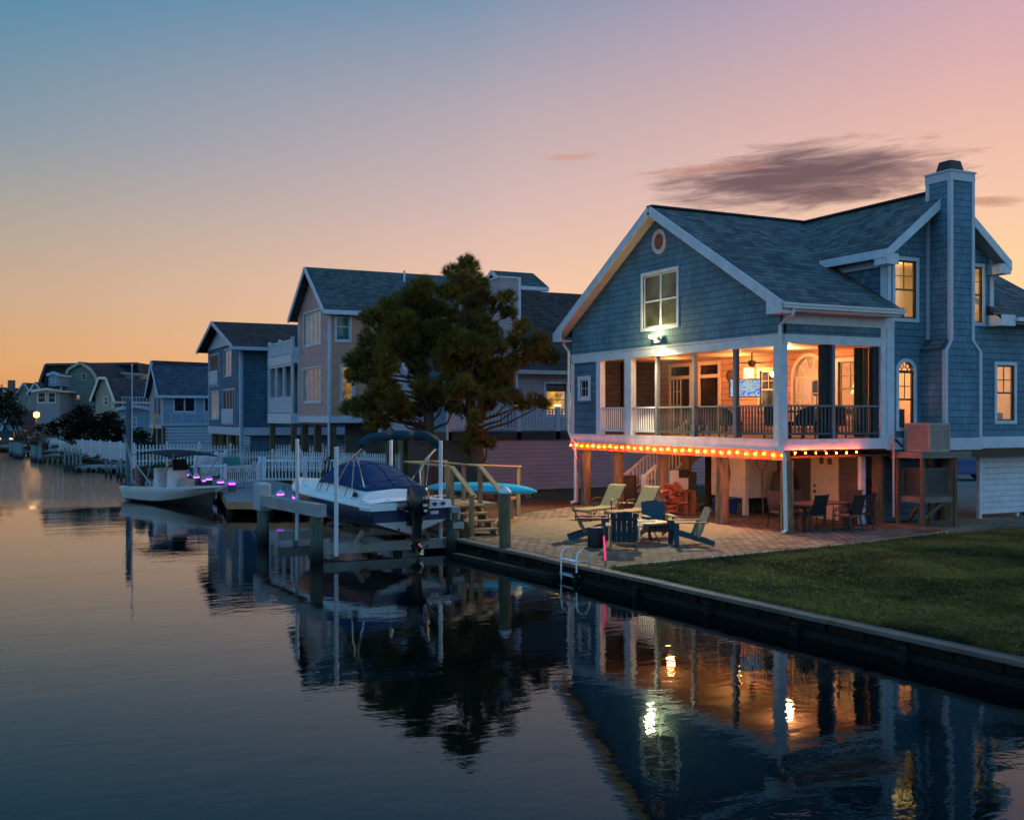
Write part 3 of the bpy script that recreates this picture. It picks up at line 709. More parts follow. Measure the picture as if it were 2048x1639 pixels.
# --- porch interior
PF = wood((.20, .14, .10, 1), axis=1)
B().box(X0+.14, 22.4, Y0+.12, 33.1, 2.62, FL).build('porch_floor', PF, hs)
B().box(X0+.12, 22.52, Y0+.12, 33.1, 5.36, 5.42).build('porch_ceiling', plain((.50, .36, .24, 1), .7, .08), hs)
XB = 22.4
fw = (24.20, 25.76, 3.05, 5.30); ss = (22.80, 23.84, 3.3, 5.08); kw = (26.46, 27.34, 3.55, 4.95); d1 = (29.28, 30.52, FL, 5.28); d2 = (30.9, 32.3, FL, 5.28)
INS = shingles((.54, .30, .19, 1), .2, 1.4, .12)
B().plate('x', XB, rect(Y0+.12, 33.1, FL, 5.36), [hole(*fw, .1, True), hole(*ss), hole(*kw), rect(d1[0]+.12, d1[1]-.12, FL+.02, 5.16), rect(d2[0]+.12, d2[1]-.12, FL+.02, 5.16)], .12).build('porch_wall', INS, hs)
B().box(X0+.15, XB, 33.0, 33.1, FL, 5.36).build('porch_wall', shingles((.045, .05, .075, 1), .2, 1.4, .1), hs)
B().box(20.8, 21.0, 32.6, 32.9, FL, 5.36).build('porch_post', plain((.6, .4, .2, 1)), hs)
WTR = plain((.72, .62, .50, 1), .5, .08)
window(hs, 'x', XB, *fw, WTR, PANE, arched=True, cols=2, rail=False, grid=(2, 3))
window(hs, 'x', XB, *ss, WTR, PANE, sash_mat=plain((.3, .22, .15, 1)))
window(hs, 'x', XB, *kw, WTR, lit_pane((.55, .33, .17, 1), .7), grid=(2, 2))
for dd, half in ((d1, False), (d2, True)):
    d = B().plate('x', XB-.04, rect(dd[0], dd[1], FL, 5.28), [rect(dd[0]+.12, dd[1]-.12, FL+.1, 4.72), rect(dd[0]+.12, dd[1]-.12, 4.84, 5.16)], .15).build('door', WTR, hs)
    B().box(XB+.06, XB+.08, dd[0]+.12, dd[1]-.12, FL+.1, 5.16).build('pane', dark_glass((.03, .02, .014, 1), .6), d)
    B().ball((XB-.09, dd[0]+.07, 3.75), .035).build('handle', plain((.5, .35, .12, 1), .3, metal=1.), d)
    if half:
        s = B(); m = (dd[0]+dd[1])/2
        for k in range(1, 4): bars(s, 'x', XB+.04, [((m+.05, FL+k*.5), (dd[1]-.12, FL+k*.5))], .025, .025)
        for k in (0, 1, 2): bars(s, 'x', XB+.04, [((m+.05+k*.22, FL+.1), (m+.05+k*.22, 4.72))], .03, .03)
        s.build('muntin', WTR, d)
# rooms behind the windows
def room(x0, x1, y0, y1, z0, z1, mat, parent=hs):
    b = B(); t = .04
    b.box(x0, x1, y0, y1, z0-t, z0); b.box(x0, x1, y0, y1, z1, z1+t); b.box(x1, x1+t, y0, y1, z0, z1); b.box(x0, x1, y1, y1+t, z0, z1)
    return b
RW = plain((.78, .54, .38, 1), .8, .12)
b = room(22.53, 26.3, 22.28, 26.6, 2.82, 5.42, RW); b.build('room_wall', RW, hs)
b = room(26.42, 29.4, 22.28, 25.0, 2.82, 5.42, RW); b.box(26.38, 26.42, 22.28, 25, 2.82, 5.42); b.build('room_wall', RW, hs)
RW2 = plain((.76, .60, .38, 1), .8, .12)
b = room(22.78, 26.78, 22.28, 24.6, 5.9, 8.0, RW2); b.box(22.76, 22.78, 22.28, 24.6, 5.9, 8.0); b.build('room_wall', RW2, hs)
# --- under the house
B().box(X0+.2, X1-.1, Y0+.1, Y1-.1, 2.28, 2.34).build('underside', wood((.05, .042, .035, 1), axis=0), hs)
BEAM = wood((.62, .20, .11, 1), axis=1)
B().box(X0-.07, X0+.08, 21.85, 33.05, 2.24, 2.495).build('beam', BEAM, hs)
B().box(22.95, X1, Y0+.0, Y0+.14, 2.2, 2.455).build('beam', wood((.10, .065, .04, 1), axis=0), hs)
B().box(22.95, X1, Y0+4, Y0+4.14, 2.1, 2.3).build('beam', wood((.10, .065, .04, 1), axis=0), hs)
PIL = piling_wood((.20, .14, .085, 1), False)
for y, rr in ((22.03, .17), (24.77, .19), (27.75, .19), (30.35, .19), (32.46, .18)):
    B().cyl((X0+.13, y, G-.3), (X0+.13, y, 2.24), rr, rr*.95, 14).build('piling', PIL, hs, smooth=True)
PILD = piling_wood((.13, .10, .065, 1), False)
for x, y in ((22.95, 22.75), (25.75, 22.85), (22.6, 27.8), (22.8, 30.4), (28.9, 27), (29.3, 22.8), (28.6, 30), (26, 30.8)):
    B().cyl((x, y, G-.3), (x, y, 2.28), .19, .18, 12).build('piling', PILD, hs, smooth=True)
# enclosed store under the house
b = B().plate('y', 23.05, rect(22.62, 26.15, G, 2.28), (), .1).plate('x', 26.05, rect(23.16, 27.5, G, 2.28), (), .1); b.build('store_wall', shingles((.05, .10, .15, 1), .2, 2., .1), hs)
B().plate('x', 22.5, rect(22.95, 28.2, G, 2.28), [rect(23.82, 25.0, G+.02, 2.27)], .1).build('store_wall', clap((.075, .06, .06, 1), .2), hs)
d = B().box(22.47, 22.55, 23.83, 24.99, G+.02, 2.26).build('door', plain((.50, .42, .33, 1), .6), hs)
B().ball((22.43, 24.78, 1.15), .045).ball((22.43, 24.78, 1.33), .035).build('handle', plain((.05, .04, .03, 1), .4), d)
b = B().box(22.44, 22.475, 24.1, 24.24, 1.98, 2.16).box(22.44, 22.475, 24.45, 24.59, 1.98, 2.18); b.build('door_plaque', plain((.05, .045, .03, 1)), d)
B().box(22.46, 22.62, 22.9, 23.04, G, 2.28).box(26.0, 26.18, 23.0, 23.045, G, 2.28).build('corner_board', TRIM, hs)
# white outdoor shower enclosure hung above the slab
SHW = plain((.66, .60, .50, 1), .7, .2)
b = B().plate('x', 21.27, rect(26.6, 28.3, .86, 2.28), (), .05).plate('y', 26.55, rect(21.33, 22.5, .86, 2.28), (), .05); b.build('shower_screen', SHW, hs)
B().box(21.2, 21.34, 26.5, 26.64, G, 2.28).build('post', SHW, hs)
B().box(21.1, 21.2, 29.3, 30.6, G, 2.28).build('partition', wood((.22, .16, .10, 1)), hs)
# stairs under the house
r_ = thing('staircase', 'white wooden stairs with a balustrade rising under the blue house', 'stairs', (19.6, 30.6, G))
b = B(); sx0, sz0, sx1, sz1 = 19.7, G+.1, 22.2, 2.35
for yy in (29.75, 30.75): b.slab([(sx0, yy, sz0-.1), (sx1, yy, sz1-.1), (sx1, yy, sz1+.22), (sx0, yy, sz0+.22)], (0, .05, 0))
b.build('stringer', WHITE, r_)
b = B()
for k in range(10):
    f = (k+.5)/10; x = sx0+(sx1-sx0)*f; z = sz0+.1+(sz1-sz0)*f; b.box(x-.13, x+.13, 29.8, 30.75, z-.02, z+.02)
b.build('tread', wood((.32, .28, .22, 1), axis=1), r_)
b = B()
for yy in (29.72, 30.83):
    b.bar((sx0-.1, yy, sz0+1.0), (sx1, yy, sz1+.95), .06, .08); b.bar((sx0, yy, sz0+.32), (sx1, yy, sz1+.3), .05, .06)
    for k in range(18):
        f = (k+.5)/18; x = sx0+(sx1-sx0)*f; z = sz0+(sz1-sz0)*f; b.box(x-.02, x+.02, yy-.02, yy+.02, z+.3, z+.98)
b.build('balustrade', WHITE, r_)
B().box(sx0-.16, sx0-.03, 29.65, 29.78, G, sz0+1.06).box(sx0-.16, sx0-.03, 30.76, 30.89, G, sz0+1.06).build('newel_post', WHITE, r_)
B().box(18.95, 19.08, 33.1, 33.23, G, 1.42).build('newel_post', WHITE, r_)
# white horizontal slat screen to the right
r_ = thing('slat_fence', 'white horizontal board fence under the right end of the blue house', 'fence', (27, 22.65, G))
b = B()
for k in range(11):
    z = .46+k*.173; b.box(26.95, 31.2, 22.62, 22.65, z, z+.158)
b.build('slat_panel', TRIM, r_)
B().box(26.87, 26.97, 22.58, 22.7, G, 2.42).build('post', TRIM, r_); B().box(28.6, 28.7, 22.66, 22.76, G, 2.3).build('post', TRIM, r_)
# --- lights of the house
fl_ = thing('flood_light', 'bright white flood light mounted under the gable window', 'wall light', (X0-.02, 27.76, 5.72))
B().box(X0-.1, X0-.001, 27.62, 27.90, 5.68, 5.8).build('wall_plate', plain((.6, .6, .55, 1)), fl_)
for dy in (-.1, .1):
    h_ = B().cyl((X0-.08, 27.76+dy, 5.78), (X0-.2, 27.76+dy*1.5, 5.86), .05, .075, 12).build('lamp_head', plain((.6, .6, .55, 1)), fl_, smooth=True)
    B().ball((X0-.215, 27.76+dy*1.5, 5.865), .07, 10).build('bulb', emit((1., .84, .34, 1), 3.2), h_, smooth=True)
sp = lamp('flood_lamp', 'SPOT', (X0-.3, 27.76, 5.9), 2900, (1., .84, .45), spot_size=R(136), spot_blend=.4, shadow_soft_size=.08)
sp.rotation_euler = Vector((-.62, -.28, -.73)).to_track_quat('-Z', 'Y').to_euler()
lamp('flood_wall_wash', 'POINT', (X0-.42, 27.76, 5.98), 85, (1., .80, .32), shadow_soft_size=.06)
WARM = (1., .50, .20)
lamp('chandelier_lamp', 'POINT', (21.7, 27.55, 4.80), 185, (1., .42, .14), shadow_soft_size=.12)
lamp('porch_lamp', 'POINT', (20.9, 24.2, 5.1), 310, (1., .38, .15), shadow_soft_size=.15)
lamp('porch_lamp', 'POINT', (21.0, 30.2, 5.0), 90, (1., .38, .14), shadow_soft_size=.15)
lamp('living_room_lamp', 'POINT', (24.3, 24.6, 4.9), 300, (1., .52, .22), shadow_soft_size=.2)
lamp('kitchen_lamp', 'POINT', (27.4, 23.8, 5.0), 90, (1., .62, .22), shadow_soft_size=.2)
lamp('bedroom_lamp', 'POINT', (24.2, 23.7, 7.5), 130, (1., .60, .22), shadow_soft_size=.2)
# string lights, and added point lamps that warm the space under the house
for y in (23.4, 26.2, 29.0, 31.6): lamp('under_house_fill', 'POINT', (X0+.3, y, 2.1), 48, (1., .32, .10), shadow_soft_size=.05)
lamp('under_house_fill', 'POINT', (20.6, Y0+.25, 2.15), 34, (1., .32, .10), shadow_soft_size=.05)
sl = thing('string_lights', 'string of glowing orange bulbs along the beam under the porch', 'string lights', (X0-.12, 22, 2.45))
cord = []; bulbs = []
n = 30
for i in range(n+1):
    y = 33.1-(33.1-21.95)*i/n; cord.append((X0-.10, y, 2.45+.02*math.sin(i*2.1)))
    bulbs.append((X0-.108, y, 2.385+.015*math.sin(i*2.1)))
for i in range(8):
    x = X0-.05+i*.36; cord.append((x, Y0-.10, 2.47)); bulbs.append((x+.1, Y0-.11, 2.41+.01*math.sin(i)))
B().tube(cord, .008, 5).build('cord', plain((.02, .02, .02, 1)), sl)
EB = emit((1., .095, .002, 1), 1150)
for i, p in enumerate(bulbs):
    B().ball(p, .016, 8, 1.2).build('bulb', EB, sl, smooth=True)
# ------------------------------------------------------------------ things on the porch and inside
TVC = D(1490, 33.2); tv = thing('television', 'wall television glowing blue and white inside the screened porch', 'television', (TVC.x, TVC.y, 3.98), R(-22), world=False)
B().box(-.50, .50, -.03, .03, 0, .58).build('frame', plain((.02, .02, .025, 1), .4), tv)
def tvm():
    t = NT('tv_screen'); v = t.obj(); x, y, z = t.xyz(v); n = t.noise(t.scl(v, (3, 1, 5)), 1.6, 3, .6, 1.2)
    col = t.ramp(n, [(.30, (.03, .06, .9, 1)), (.44, (.35, .5, 1, 1)), (.50, (.75, .95, 1, 1)), (.58, (.5, .95, .9, 1)), (.66, (.75, .22, .95, 1))])
    e = t.n('ShaderNodeEmission'); t.l(col, e.inputs[0]); e.inputs[1].default_value = .85; t.l(e.outputs[0], t.out.inputs[0]); return t.m
B().box(-.47, .47, -.036, -.03, .03, .55).build('screen', tvm(), tv)
B().box(-.12, .12, .03, .4, .2, .4).build('wall_bracket', plain((.02, .02, .02, 1)), tv)
cf = thing('ceiling_fan', 'dark ceiling fan hanging under the porch ceiling', 'ceiling fan', (21.3, 26.3, 4.95))
b = B().cyl((21.3, 26.3, 5.36), (21.3, 26.3, 5.1), .025).lathe((21.3, 26.3, 5.02), [(.02, .12), (.13, .08), (.14, 0), (.08, -.08), (.01, -.09)]); b.build('motor', plain((.08, .05, .03, 1)), cf, smooth=True)
for k in range(5):
    a = k*1.2566+.3; B().bar((21.3+.15*math.cos(a), 26.3+.15*math.sin(a), 5.05), (21.3+.68*math.cos(a), 26.3+.68*math.sin(a), 5.04), .15, .012).build('blade', wood((.12, .06, .03, 1)), cf)
ch_ = thing('wall_lantern', 'bright square glass lantern glowing above the television', 'lantern', (22.28, 27.62, 4.66))
B().box(22.22, 22.4, 27.55, 27.7, 4.98, 5.02).box(22.22, 22.4, 27.5, 27.75, 4.58, 4.62).build('frame', plain((.3, .18, .06, 1)), ch_)
B().box(22.14, 22.36, 27.5, 27.74, 4.62, 4.96).build('glass_shade', emit((1., .62, .2, 1), 5), ch_)
def curtain(x0, x1, y, c, lab, pl):
    b = B(); n = 24; top = []; pts = []
    for i in range(n+1):
        f = i/n; pts.append((x0+(x1-x0)*f, y+.045*math.sin(f*6.28*(abs(x1-x0)/.16))))
    for (xa, ya), (xb, yb) in zip(pts, pts[1:]): b.slab([(xa, ya, FL+.03), (xb, yb, FL+.03), (xb, yb, 5.3), (xa, ya, 5.3)], (0, .012, 0))
    return single(b, 'curtain', plain(c, .9, .25, 6.), lab, 'curtain', 'porch curtains')
curtain(19.14, 19.36, Y0+.26, (.05, .11, .10, 1), 'dark teal porch curtain next to the corner downspout', 0)
curtain(21.72, 22.02, Y0+.26, (.085, .075, .025, 1), 'olive green porch curtain at the right end of the porch', 0)
curtain(22.04, 22.22, Y0+.24, (.28, .17, .08, 1), 'tan porch curtain beside the white corner boards', 0)
# round wall clock / hat shapes and porch seating
c = B(); c.lathe((0, 0, 0), [(.01, 0), (.17, 0), (.2, .02), (.17, .04), (.01, .045)], 20)
wc = c.build('wall_clock', plain((.12, .06, .03, 1)), None, smooth=True); wc.location = (22.39, 28.75, 4.75); wc.rotation_euler = (0, R(-90), 0); tag(wc, 'round dark wall clock between the porch door and the television', 'clock')
def wicker_chair(loc, rz, label):
    t = thing('porch_chair', label, 'chair', loc, rz, 'dark wicker chairs on the porch', world=False)
    m = plain((.035, .035, .045, 1), .8, .3, 12.)
    B().box(-.28, .28, -.26, .28, .34, .46).build('seat', m, t, bevel=.03)
    b = B(); n = 9
    for i in range(n-1):
        a0, a1 = math.pi*(i/(n-1)), math.pi*((i+1)/(n-1))
        f = lambda a, z: (.31*math.cos(a), .02+.27*math.sin(a), z)
        hh = lambda a: .62+.26*math.sin(a)**.6
        b.slab([f(a0, .4), f(a1, .4), f(a1, hh(a1)), f(a0, hh(a0))], (0, .03, 0))
    b.build('backrest', m, t)
    for x, y in ((-.25, -.22), (.25, -.22), (-.25, .24), (.25, .24)): B().cyl((x, y, 0), (x, y, .36), .025).build('leg', m, t)
    return t
for loc, rz, lb in (((19.75, 26.9, FL), R(120), 'dark wicker porch chair behind the middle railing bay'), ((19.7, 25.3, FL), R(75), 'dark wicker porch chair below the ceiling fan'),
                    ((19.75, 23.3, FL), R(100), 'dark wicker porch chair at the railing below the television'), ((20.3, 22.9, FL), R(190), 'dark wicker porch chair behind the railing under the arched window'),
                    ((21.5, 23.0, FL), R(170), 'dark wicker porch chair in front of the curtained right bay')): wicker_chair(loc, rz, lb)
pt = thing('porch_table', 'small dark table standing in the middle of the porch', 'table', (20.9, 24.4, FL))
B().lathe((20.9, 24.4, FL), [(.01, .72), (.55, .72), (.55, .76), (.01, .765)], 20).build('tabletop', wood((.10, .06, .04, 1)), pt); B().lathe((20.9, 24.4, FL), [(.25, 0), (.25, .03), (.05, .06), (.05, .72)], 12).build('pedestal', plain((.05, .03, .02, 1)), pt)
def table_lamp(loc, label, s=1., e=3.):
    t = thing('table_lamp', label, 'lamp', loc, 0, 'lit table lamps indoors', world=False)
    B().lathe((0, 0, 0), [(.09*s, 0), (.09*s, .02), (.03*s, .05), (.075*s, .16*s), (.03*s, .28*s), (.012*s, .34*s)], 14).build('base', plain((.45, .28, .14, 1), .4), t, smooth=True)
    B().loft([[(.20*s*math.cos(a*.3927), .20*s*math.sin(a*.3927), .32*s) for a in range(16)], [(.13*s*math.cos(a*.3927), .13*s*math.sin(a*.3927), .58*s) for a in range(16)]], caps=False).build('lamp_shade', emit((1., .66, .22, 1), e), t, smooth=True)
    return t
b = B().box(22.95, 23.75, 22.55, 22.95, 5.92, 6.5); single(b, 'dresser', wood((.20, .11, .06, 1)), 'wooden dresser behind the left upper window', 'dresser')
table_lamp((23.27, 22.72, 6.5), 'lit lamp with a conical shade in the upper window left of the chimney', .95, 2.6)
b = B().box(22.75, 23.2, 22.9, 25.9, 2.82, 3.62); single(b, 'sideboard', wood((.22, .12, .07, 1)), 'long wooden sideboard inside the porch windows', 'sideboard')
table_lamp((22.95, 23.45, 3.62), 'lit lamp seen through the square porch window near the curtains', 1.35, 2.4)
table_lamp((22.95, 24.75, 3.60), 'lit lamp seen through the arched porch window beside the topiary', 1.0, 2.4)
tp = thing('topiary', 'small dark topiary ball in a pot inside the arched porch window', 'plant', (22.85, 25.15, 3.62))
B().lathe((22.85, 25.15, 3.62), [(.07, 0), (.1, .14), (.02, .14), (.015, .4)], 10).build('pot', plain((.15, .08, .05, 1)), tp); B().ball((22.85, 25.15, 4.25), .2, 10, 1.25).build('crown', plain((.05, .07, .03, 1), .9, .5, 14.), tp)
b = B().box(26.95, 27.9, 22.6, 22.98, 2.82, 3.5); single(b, 'cabinet', wood((.24, .13, .07, 1)), 'low wooden cabinet inside the lower right window', 'cabinet')
mc = thing('mantel_clock', 'small round mantel clock on the cabinet in the lower right window', 'clock', (27.3, 22.75, 3.5)); B().box(27.2, 27.4, 22.72, 22.8, 3.5, 3.58).build('base', plain((.1, .05, .03, 1)), mc); B().plate('y', 22.7, [(27.3+.11*math.cos(k*.5236), 3.7+.11*math.sin(k*.5236)) for k in range(12)], (), .08).build('face', plain((.30, .2, .12, 1)), mc)
b = B().box(23.1, 23.7, 22.5, 22.7, 2.83, 3.55).box(23.2, 23.6, 22.5, 22.6, 3.9, 4.2); b = B().box(23.12, 23.66, 22.45, 22.8, 2.83, 3.6); single(b, 'bookcase', wood((.16, .07, .04, 1)), 'dark low bookcase inside the narrow arched window', 'bookcase')

# ------------------------------------------------------------------ patio furniture
BLUEW = plain((.016, .05, .075, 1), .55, .25, 5.); BRNW = wood((.30, .18, .115, 1), axis=1); TANW = wood((.34, .25, .155, 1), axis=1)
def adirondack(loc, rz, label, back, seat, arm):
    """faces local -y"""
    t = thing('adirondack_chair', label, 'chair', loc, rz, 'adirondack chairs around the fire table', world=False)
    b = B()
    for k in range(5):
        y = -.30+k*.115; z = .36-.26*(k/5); b.bar((-.28, y, z), (.28, y, z), .10, .022, (0, .45, 1))
    b.build('seat', seat, t)
    b = B(); lean = R(24)
    for k in range(5):
        x = -.24+k*.12; L = .80-.012*abs(k-2)**1.6
        b.bar((x, .22, .17), (x*1.02, .22+L*math.sin(lean), .17+L*math.cos(lean)), .113, .022, (0, 1, .4))
    b.bar((-.27, .33, .36), (.27, .33, .36), .03, .08, (0, .4, 1)); b.bar((-.28, .48, .72), (.28, .48, .72), .03, .07, (0, .4, 1))
    b.build('backrest', back, t)
    for s in (-1, 1):
        B().box(s*.27, s*.43, -.36, .44, .545, .57).build('arm', arm, t, bevel=.006)
        B().box(s*.30, s*.325, -.36, -.24, 0, .545).build('leg', seat, t)
        B().bar((s*.285, -.34, .34), (s*.285, .62, .05), .024, .12).build('leg', seat, t)
        B().bar((s*.33, .22, .2), (s*.33, .36, .55), .024, .06, (0, 1, 0)).build('arm_brace', arm, t)
    return t
tc = Zp(1287, 1083, G); ctr = (tc.x, tc.y)
def at(px, py): v = Zp(px, py, G); return (v.x, v.y, G)
def face(p, q): return math.atan2(q[0]-p[0], -(q[1]-p[1]))   # local -y towards q
A1, A2, A3, A4 = at(1186, 1078), at(1248, 1096), at(1316, 1075), at(1372, 1089)
adirondack(A1, R(64), 'brown backed adirondack chair with a blue seat, left of the fire table', BRNW, BLUEW, BRNW)
adirondack(A2, face(A2, ctr)+R(20), 'blue slatted adirondack chair with its back to the canal', BLUEW, BRNW, TANW)
adirondack(A3, R(-18), 'blue adirondack chair facing the canal behind the fire table', BLUEW, BLUEW, TANW)
adirondack(A4, R(-112), 'weathered adirondack chair with blue legs, right of the fire table', TANW, BLUEW, TANW)
ft = thing('fire_table', 'round brown patio table with a dark centre among the adirondack chairs', 'table', (*ctr, G))
B().lathe((*ctr, G), [(.2, .44), (.56, .44), (.58, .47), (.56, .50), (.3, .50), (.29, .48), (.05, .48)], 28).build('tabletop', plain((.24, .15, .09, 1), .5, .3, 8.), ft, smooth=True)
B().lathe((*ctr, G), [(.28, .505), (.24, .52), (.03, .525)], 20).build('bowl_lid', plain((.02, .02, .02, 1)), ft)
for k in range(4):
    a = k*1.5708+.5; B().tube([(ctr[0]+.36*math.cos(a), ctr[1]+.36*math.sin(a), G+.44), (ctr[0]+.30*math.cos(a), ctr[1]+.30*math.sin(a), G+.25), (ctr[0]+.44*math.cos(a), ctr[1]+.44*math.sin(a), G)], .016, 6).build('leg', plain((.03, .025, .02, 1)), ft)
p = at(1192, 1093); b = B().lathe(p, [(.01, 0), (.19, 0), (.20, .03), (.20, .42), (.18, .46), (.01, .47)], 18); single(b, 'side_stool', plain((.015, .015, .016, 1), .6, .4, 20.), 'black round woven stool beside the left adirondack chair', 'stool', smooth=True)
p = at(1211, 1132); gs = thing('glow_stick', 'thin glowing pink light stick at the patio corner', 'light', p); B().cyl((p[0], p[1], G-.05), (p[0], p[1], G+.13), .012).build('stake', plain((.05, .04, .04, 1)), gs); B().cyl((p[0], p[1], G+.13), (p[0]-.035, p[1]+.01, G+.62), .022, .018).build('tube', emit((1., .05, .22, 1), 1.1), gs, smooth=True); B().cyl((p[0]-.035, p[1]+.01, G+.62), (p[0]-.06, p[1]+.02, G+.85), .008).build('tip', plain((.1, .08, .08, 1)), gs)
# chaise lounges
def chaise(loc, rz, label):
    """foot at local origin, head towards +x"""
    t = thing('chaise_lounge', label, 'lounge chair', loc, rz, 'sling chaise lounges under the gable', world=False)
    SL_ = plain((.17, .15, .088, 1), .85, .12, 9.); FR = plain((.05, .038, .03, 1), .4)
    prof = [(0, .26), (.03, .31), (.15, .335), (.6, .33), (1.12, .335), (1.22, .37), (1.42, .66), (1.60, .95), (1.68, 1.0)]
    b = B()
    for (xa, za), (xb, zb) in zip(prof, prof[1:]): b.slab([(xa, -.31, za), (xb, -.31, zb), (xb, .31, zb), (xa, .31, za)], (-.008, 0, .016))
    b.build('sling', SL_, t, smooth=True)
    for s in (-1, 1):
        B().tube([(x, s*.33, z) for x, z in prof], .02, 7).build('frame_rail', FR, t, smooth=True)
        B().tube([(1.0, s*.35, .33), (.92, s*.37, .55), (1.0, s*.37, .60), (1.3, s*.37, .60), (1.42, s*.35, .56), (1.44, s*.34, .0)], .017, 7).build('arm', FR, t, smooth=True)
        B().tube([(.98, s*.36, .58), (.96, s*.36, 0)], .017, 7).build('leg', FR, t, smooth=True)
        B().tube([(.12, s*.32, .3), (.16, s*.33, 0)], .018, 7).build('leg', FR, t, smooth=True)
    B().tube([(.14, -.33, .12), (.14, .33, .12)], .014, 6).build('stretcher', FR, t); B().tube([(.45, -.25, .3), (.5, -.1, .14), (.62, -.05, .2), (.5, .1, .14), (.45, .25, .3)], .012, 6).build('scroll', FR, t)
    return t
v1 = D(1160, 31.5); v2 = D(1226, 30.7)
chaise((v1.x, v1.y, G), R(16), 'olive sling chaise lounge on the left, in front of the tall basket')
chaise((v2.x, v2.y, G), R(14), 'olive sling chaise lounge nearer the stone smoker and blue chair')
v = D(1250, 32.7); st = thing('side_table', 'small dark metal table between the two chaise lounges', 'table', (v.x, v.y, G))
B().lathe((v.x, v.y, G), [(.01, .42), (.27, .42), (.28, .44), (.01, .45)], 18).build('tabletop', plain((.16, .12, .08, 1), .4), st)
for k in range(3):
    a = k*2.1; B().tube([(v.x+.2*math.cos(a), v.y+.2*math.sin(a), G+.43), (v.x+.24*math.cos(a), v.y+.24*math.sin(a), G)], .014, 6).build('leg', plain((.05, .04, .03, 1)), st)
v = D(1256, 36.2); bk = thing('tall_basket', 'tall brown woven basket bin behind the chaise lounges', 'basket', (v.x, v.y, G)); B().lathe((v.x, v.y, G), [(.01, 0), (.27, 0), (.29, .5), (.29, 1.05), (.27, 1.08), (.01, 1.08)], 18).build('body', plain((.11, .075, .055, 1), .9, .5, 18.), bk, smooth=True); B().lathe((v.x, v.y, G), [(.30, 1.0), (.31, 1.04), (.28, 1.07)], 18).build('rim', plain((.08, .05, .04, 1)), bk)
# firewood
fw_ = thing('woodpile', 'stack of split firewood under the porch stairs', 'firewood', (20.9, 29.6, G))
rng = random.Random(5); q = 0
for row in range(7):
    for k in range(9-row//2):
        y = 29.75-.72-k*.17+(row % 2)*.08+.7; x = 20.6+rng.uniform(-.06, .06); z = G+.09+row*.15; r_k = rng.uniform(.065, .09)
        B().cyl((x-.2, y, z), (x+.2, y+rng.uniform(-.02, .02), z), r_k, r_k*.95, 6).build('log', wood((.30+.12*rng.random(), .13, .08, 1), axis=0), fw_)
# kindling heap and smoker
v = D(1343, 33.2); k_ = thing('log_heap', 'loose heap of reddish split logs beside the middle piling', 'firewood', (v.x, v.y, G))
for i in range(22):
    h = i*.045; sp_ = .42*(1-i/26); x = v.x+rng.uniform(-sp_, sp_); y = v.y+rng.uniform(-.2, .2); a = rng.uniform(-.8, .8)
    B().cyl((x-.2*math.cos(a), y-.2*math.sin(a), G+.06+h), (x+.2*math.cos(a), y+.2*math.sin(a), G+.08+h+rng.uniform(-.05, .05)), .07, .055, 5).build('log', wood((.42, .12, .06, 1), axis=0), k_)
v = D(1358, 33.4); sm = thing('grill_cabinet', 'white box grill with a black side on a reddish timber stand', 'grill', (v.x, v.y, G))
B().box(v.x-.42, v.x+.28, v.y-.1, v.y+.4, 1.12, 1.72).build('cabinet', plain((.50, .50, .50, 1), .5), sm); B().box(v.x+.285, v.x+.58, v.y-.12, v.y+.4, 1.14, 1.66).build('firebox', plain((.03, .035, .025, 1)), sm)
B().box(v.x-.08, v.x+.24, v.y-.16, v.y-.1, 1.5, 1.74).build('hood', plain((.02, .02, .02, 1)), sm); B().box(v.x-.42, v.x+.58, v.y-.05, v.y+.4, 1.05, 1.12).build('stand_top', wood((.34, .14, .08, 1), axis=0), sm)
for dx in (-.3, .2, .5): B().box(v.x+dx, v.x+dx+.12, v.y-.02, v.y+.1, G, 1.05).build('leg', wood((.38, .15, .08, 1)), sm)
# hose ring, net and bin at the shower screen
b = B()
for rr in (.36, .33, .30, .2):
    pts = [(21.24-.02*(rr < .3), 27.55+rr*.62*math.cos(a*.3), 1.62+rr*math.sin(a*.3)) for a in range(22)]; b.tube(pts, .018, 6)
b.tube([(21.23, 27.6, 1.3), (21.23, 27.5, 1.05), (21.23, 27.35, 1.15), (21.23, 27.4, 1.35)], .014, 6)
single(b, 'garden_hose', plain((.08, .085, .06, 1), .6), 'coiled garden hose hanging on the pale shower screen', 'hose', smooth=True)
ln = thing('landing_net', 'long handled landing net leaning against the shower screen', 'net', (21.85, 26.45, G)); B().cyl((21.85, 26.42, G), (21.85, 26.5, 1.75), .018).build('handle', wood((.25, .15, .06, 1)), ln); B().tube([(21.85+.2*math.cos(a*.45), 26.5, 1.98+.24*math.sin(a*.45)) for a in range(15)], .012, 6).build('hoop', plain((.12, .09, .07, 1)), ln)
b = B().add([(21.0, 27.3, G), (21.5, 27.3, G), (21.5, 27.8, G), (21.0, 27.8, G), (20.95, 27.25, .8), (21.55, 27.25, .8), (21.55, 27.85, .8), (20.95, 27.85, .8)], [(0,3,2,1),(4,5,6,7),(0,1,5,4),(1,2,6,5),(2,3,7,6),(3,0,4,7)]); single(b, 'plastic_bin', plain((.03, .08, .28, 1), .5), 'blue plastic tub on the slab below the shower screen', 'bin')
b = B().lathe((22.1, 25.9, G), [(.02, 0), (.2, 0), (.3, .5), (.32, 1.0), (.22, 1.35), (.02, 1.42)], 14); single(b, 'covered_heater', plain((.06, .05, .045, 1), .9, .3), 'dark covered shape standing by the shower screen near the corner downspout', 'covered heater', smooth=True)
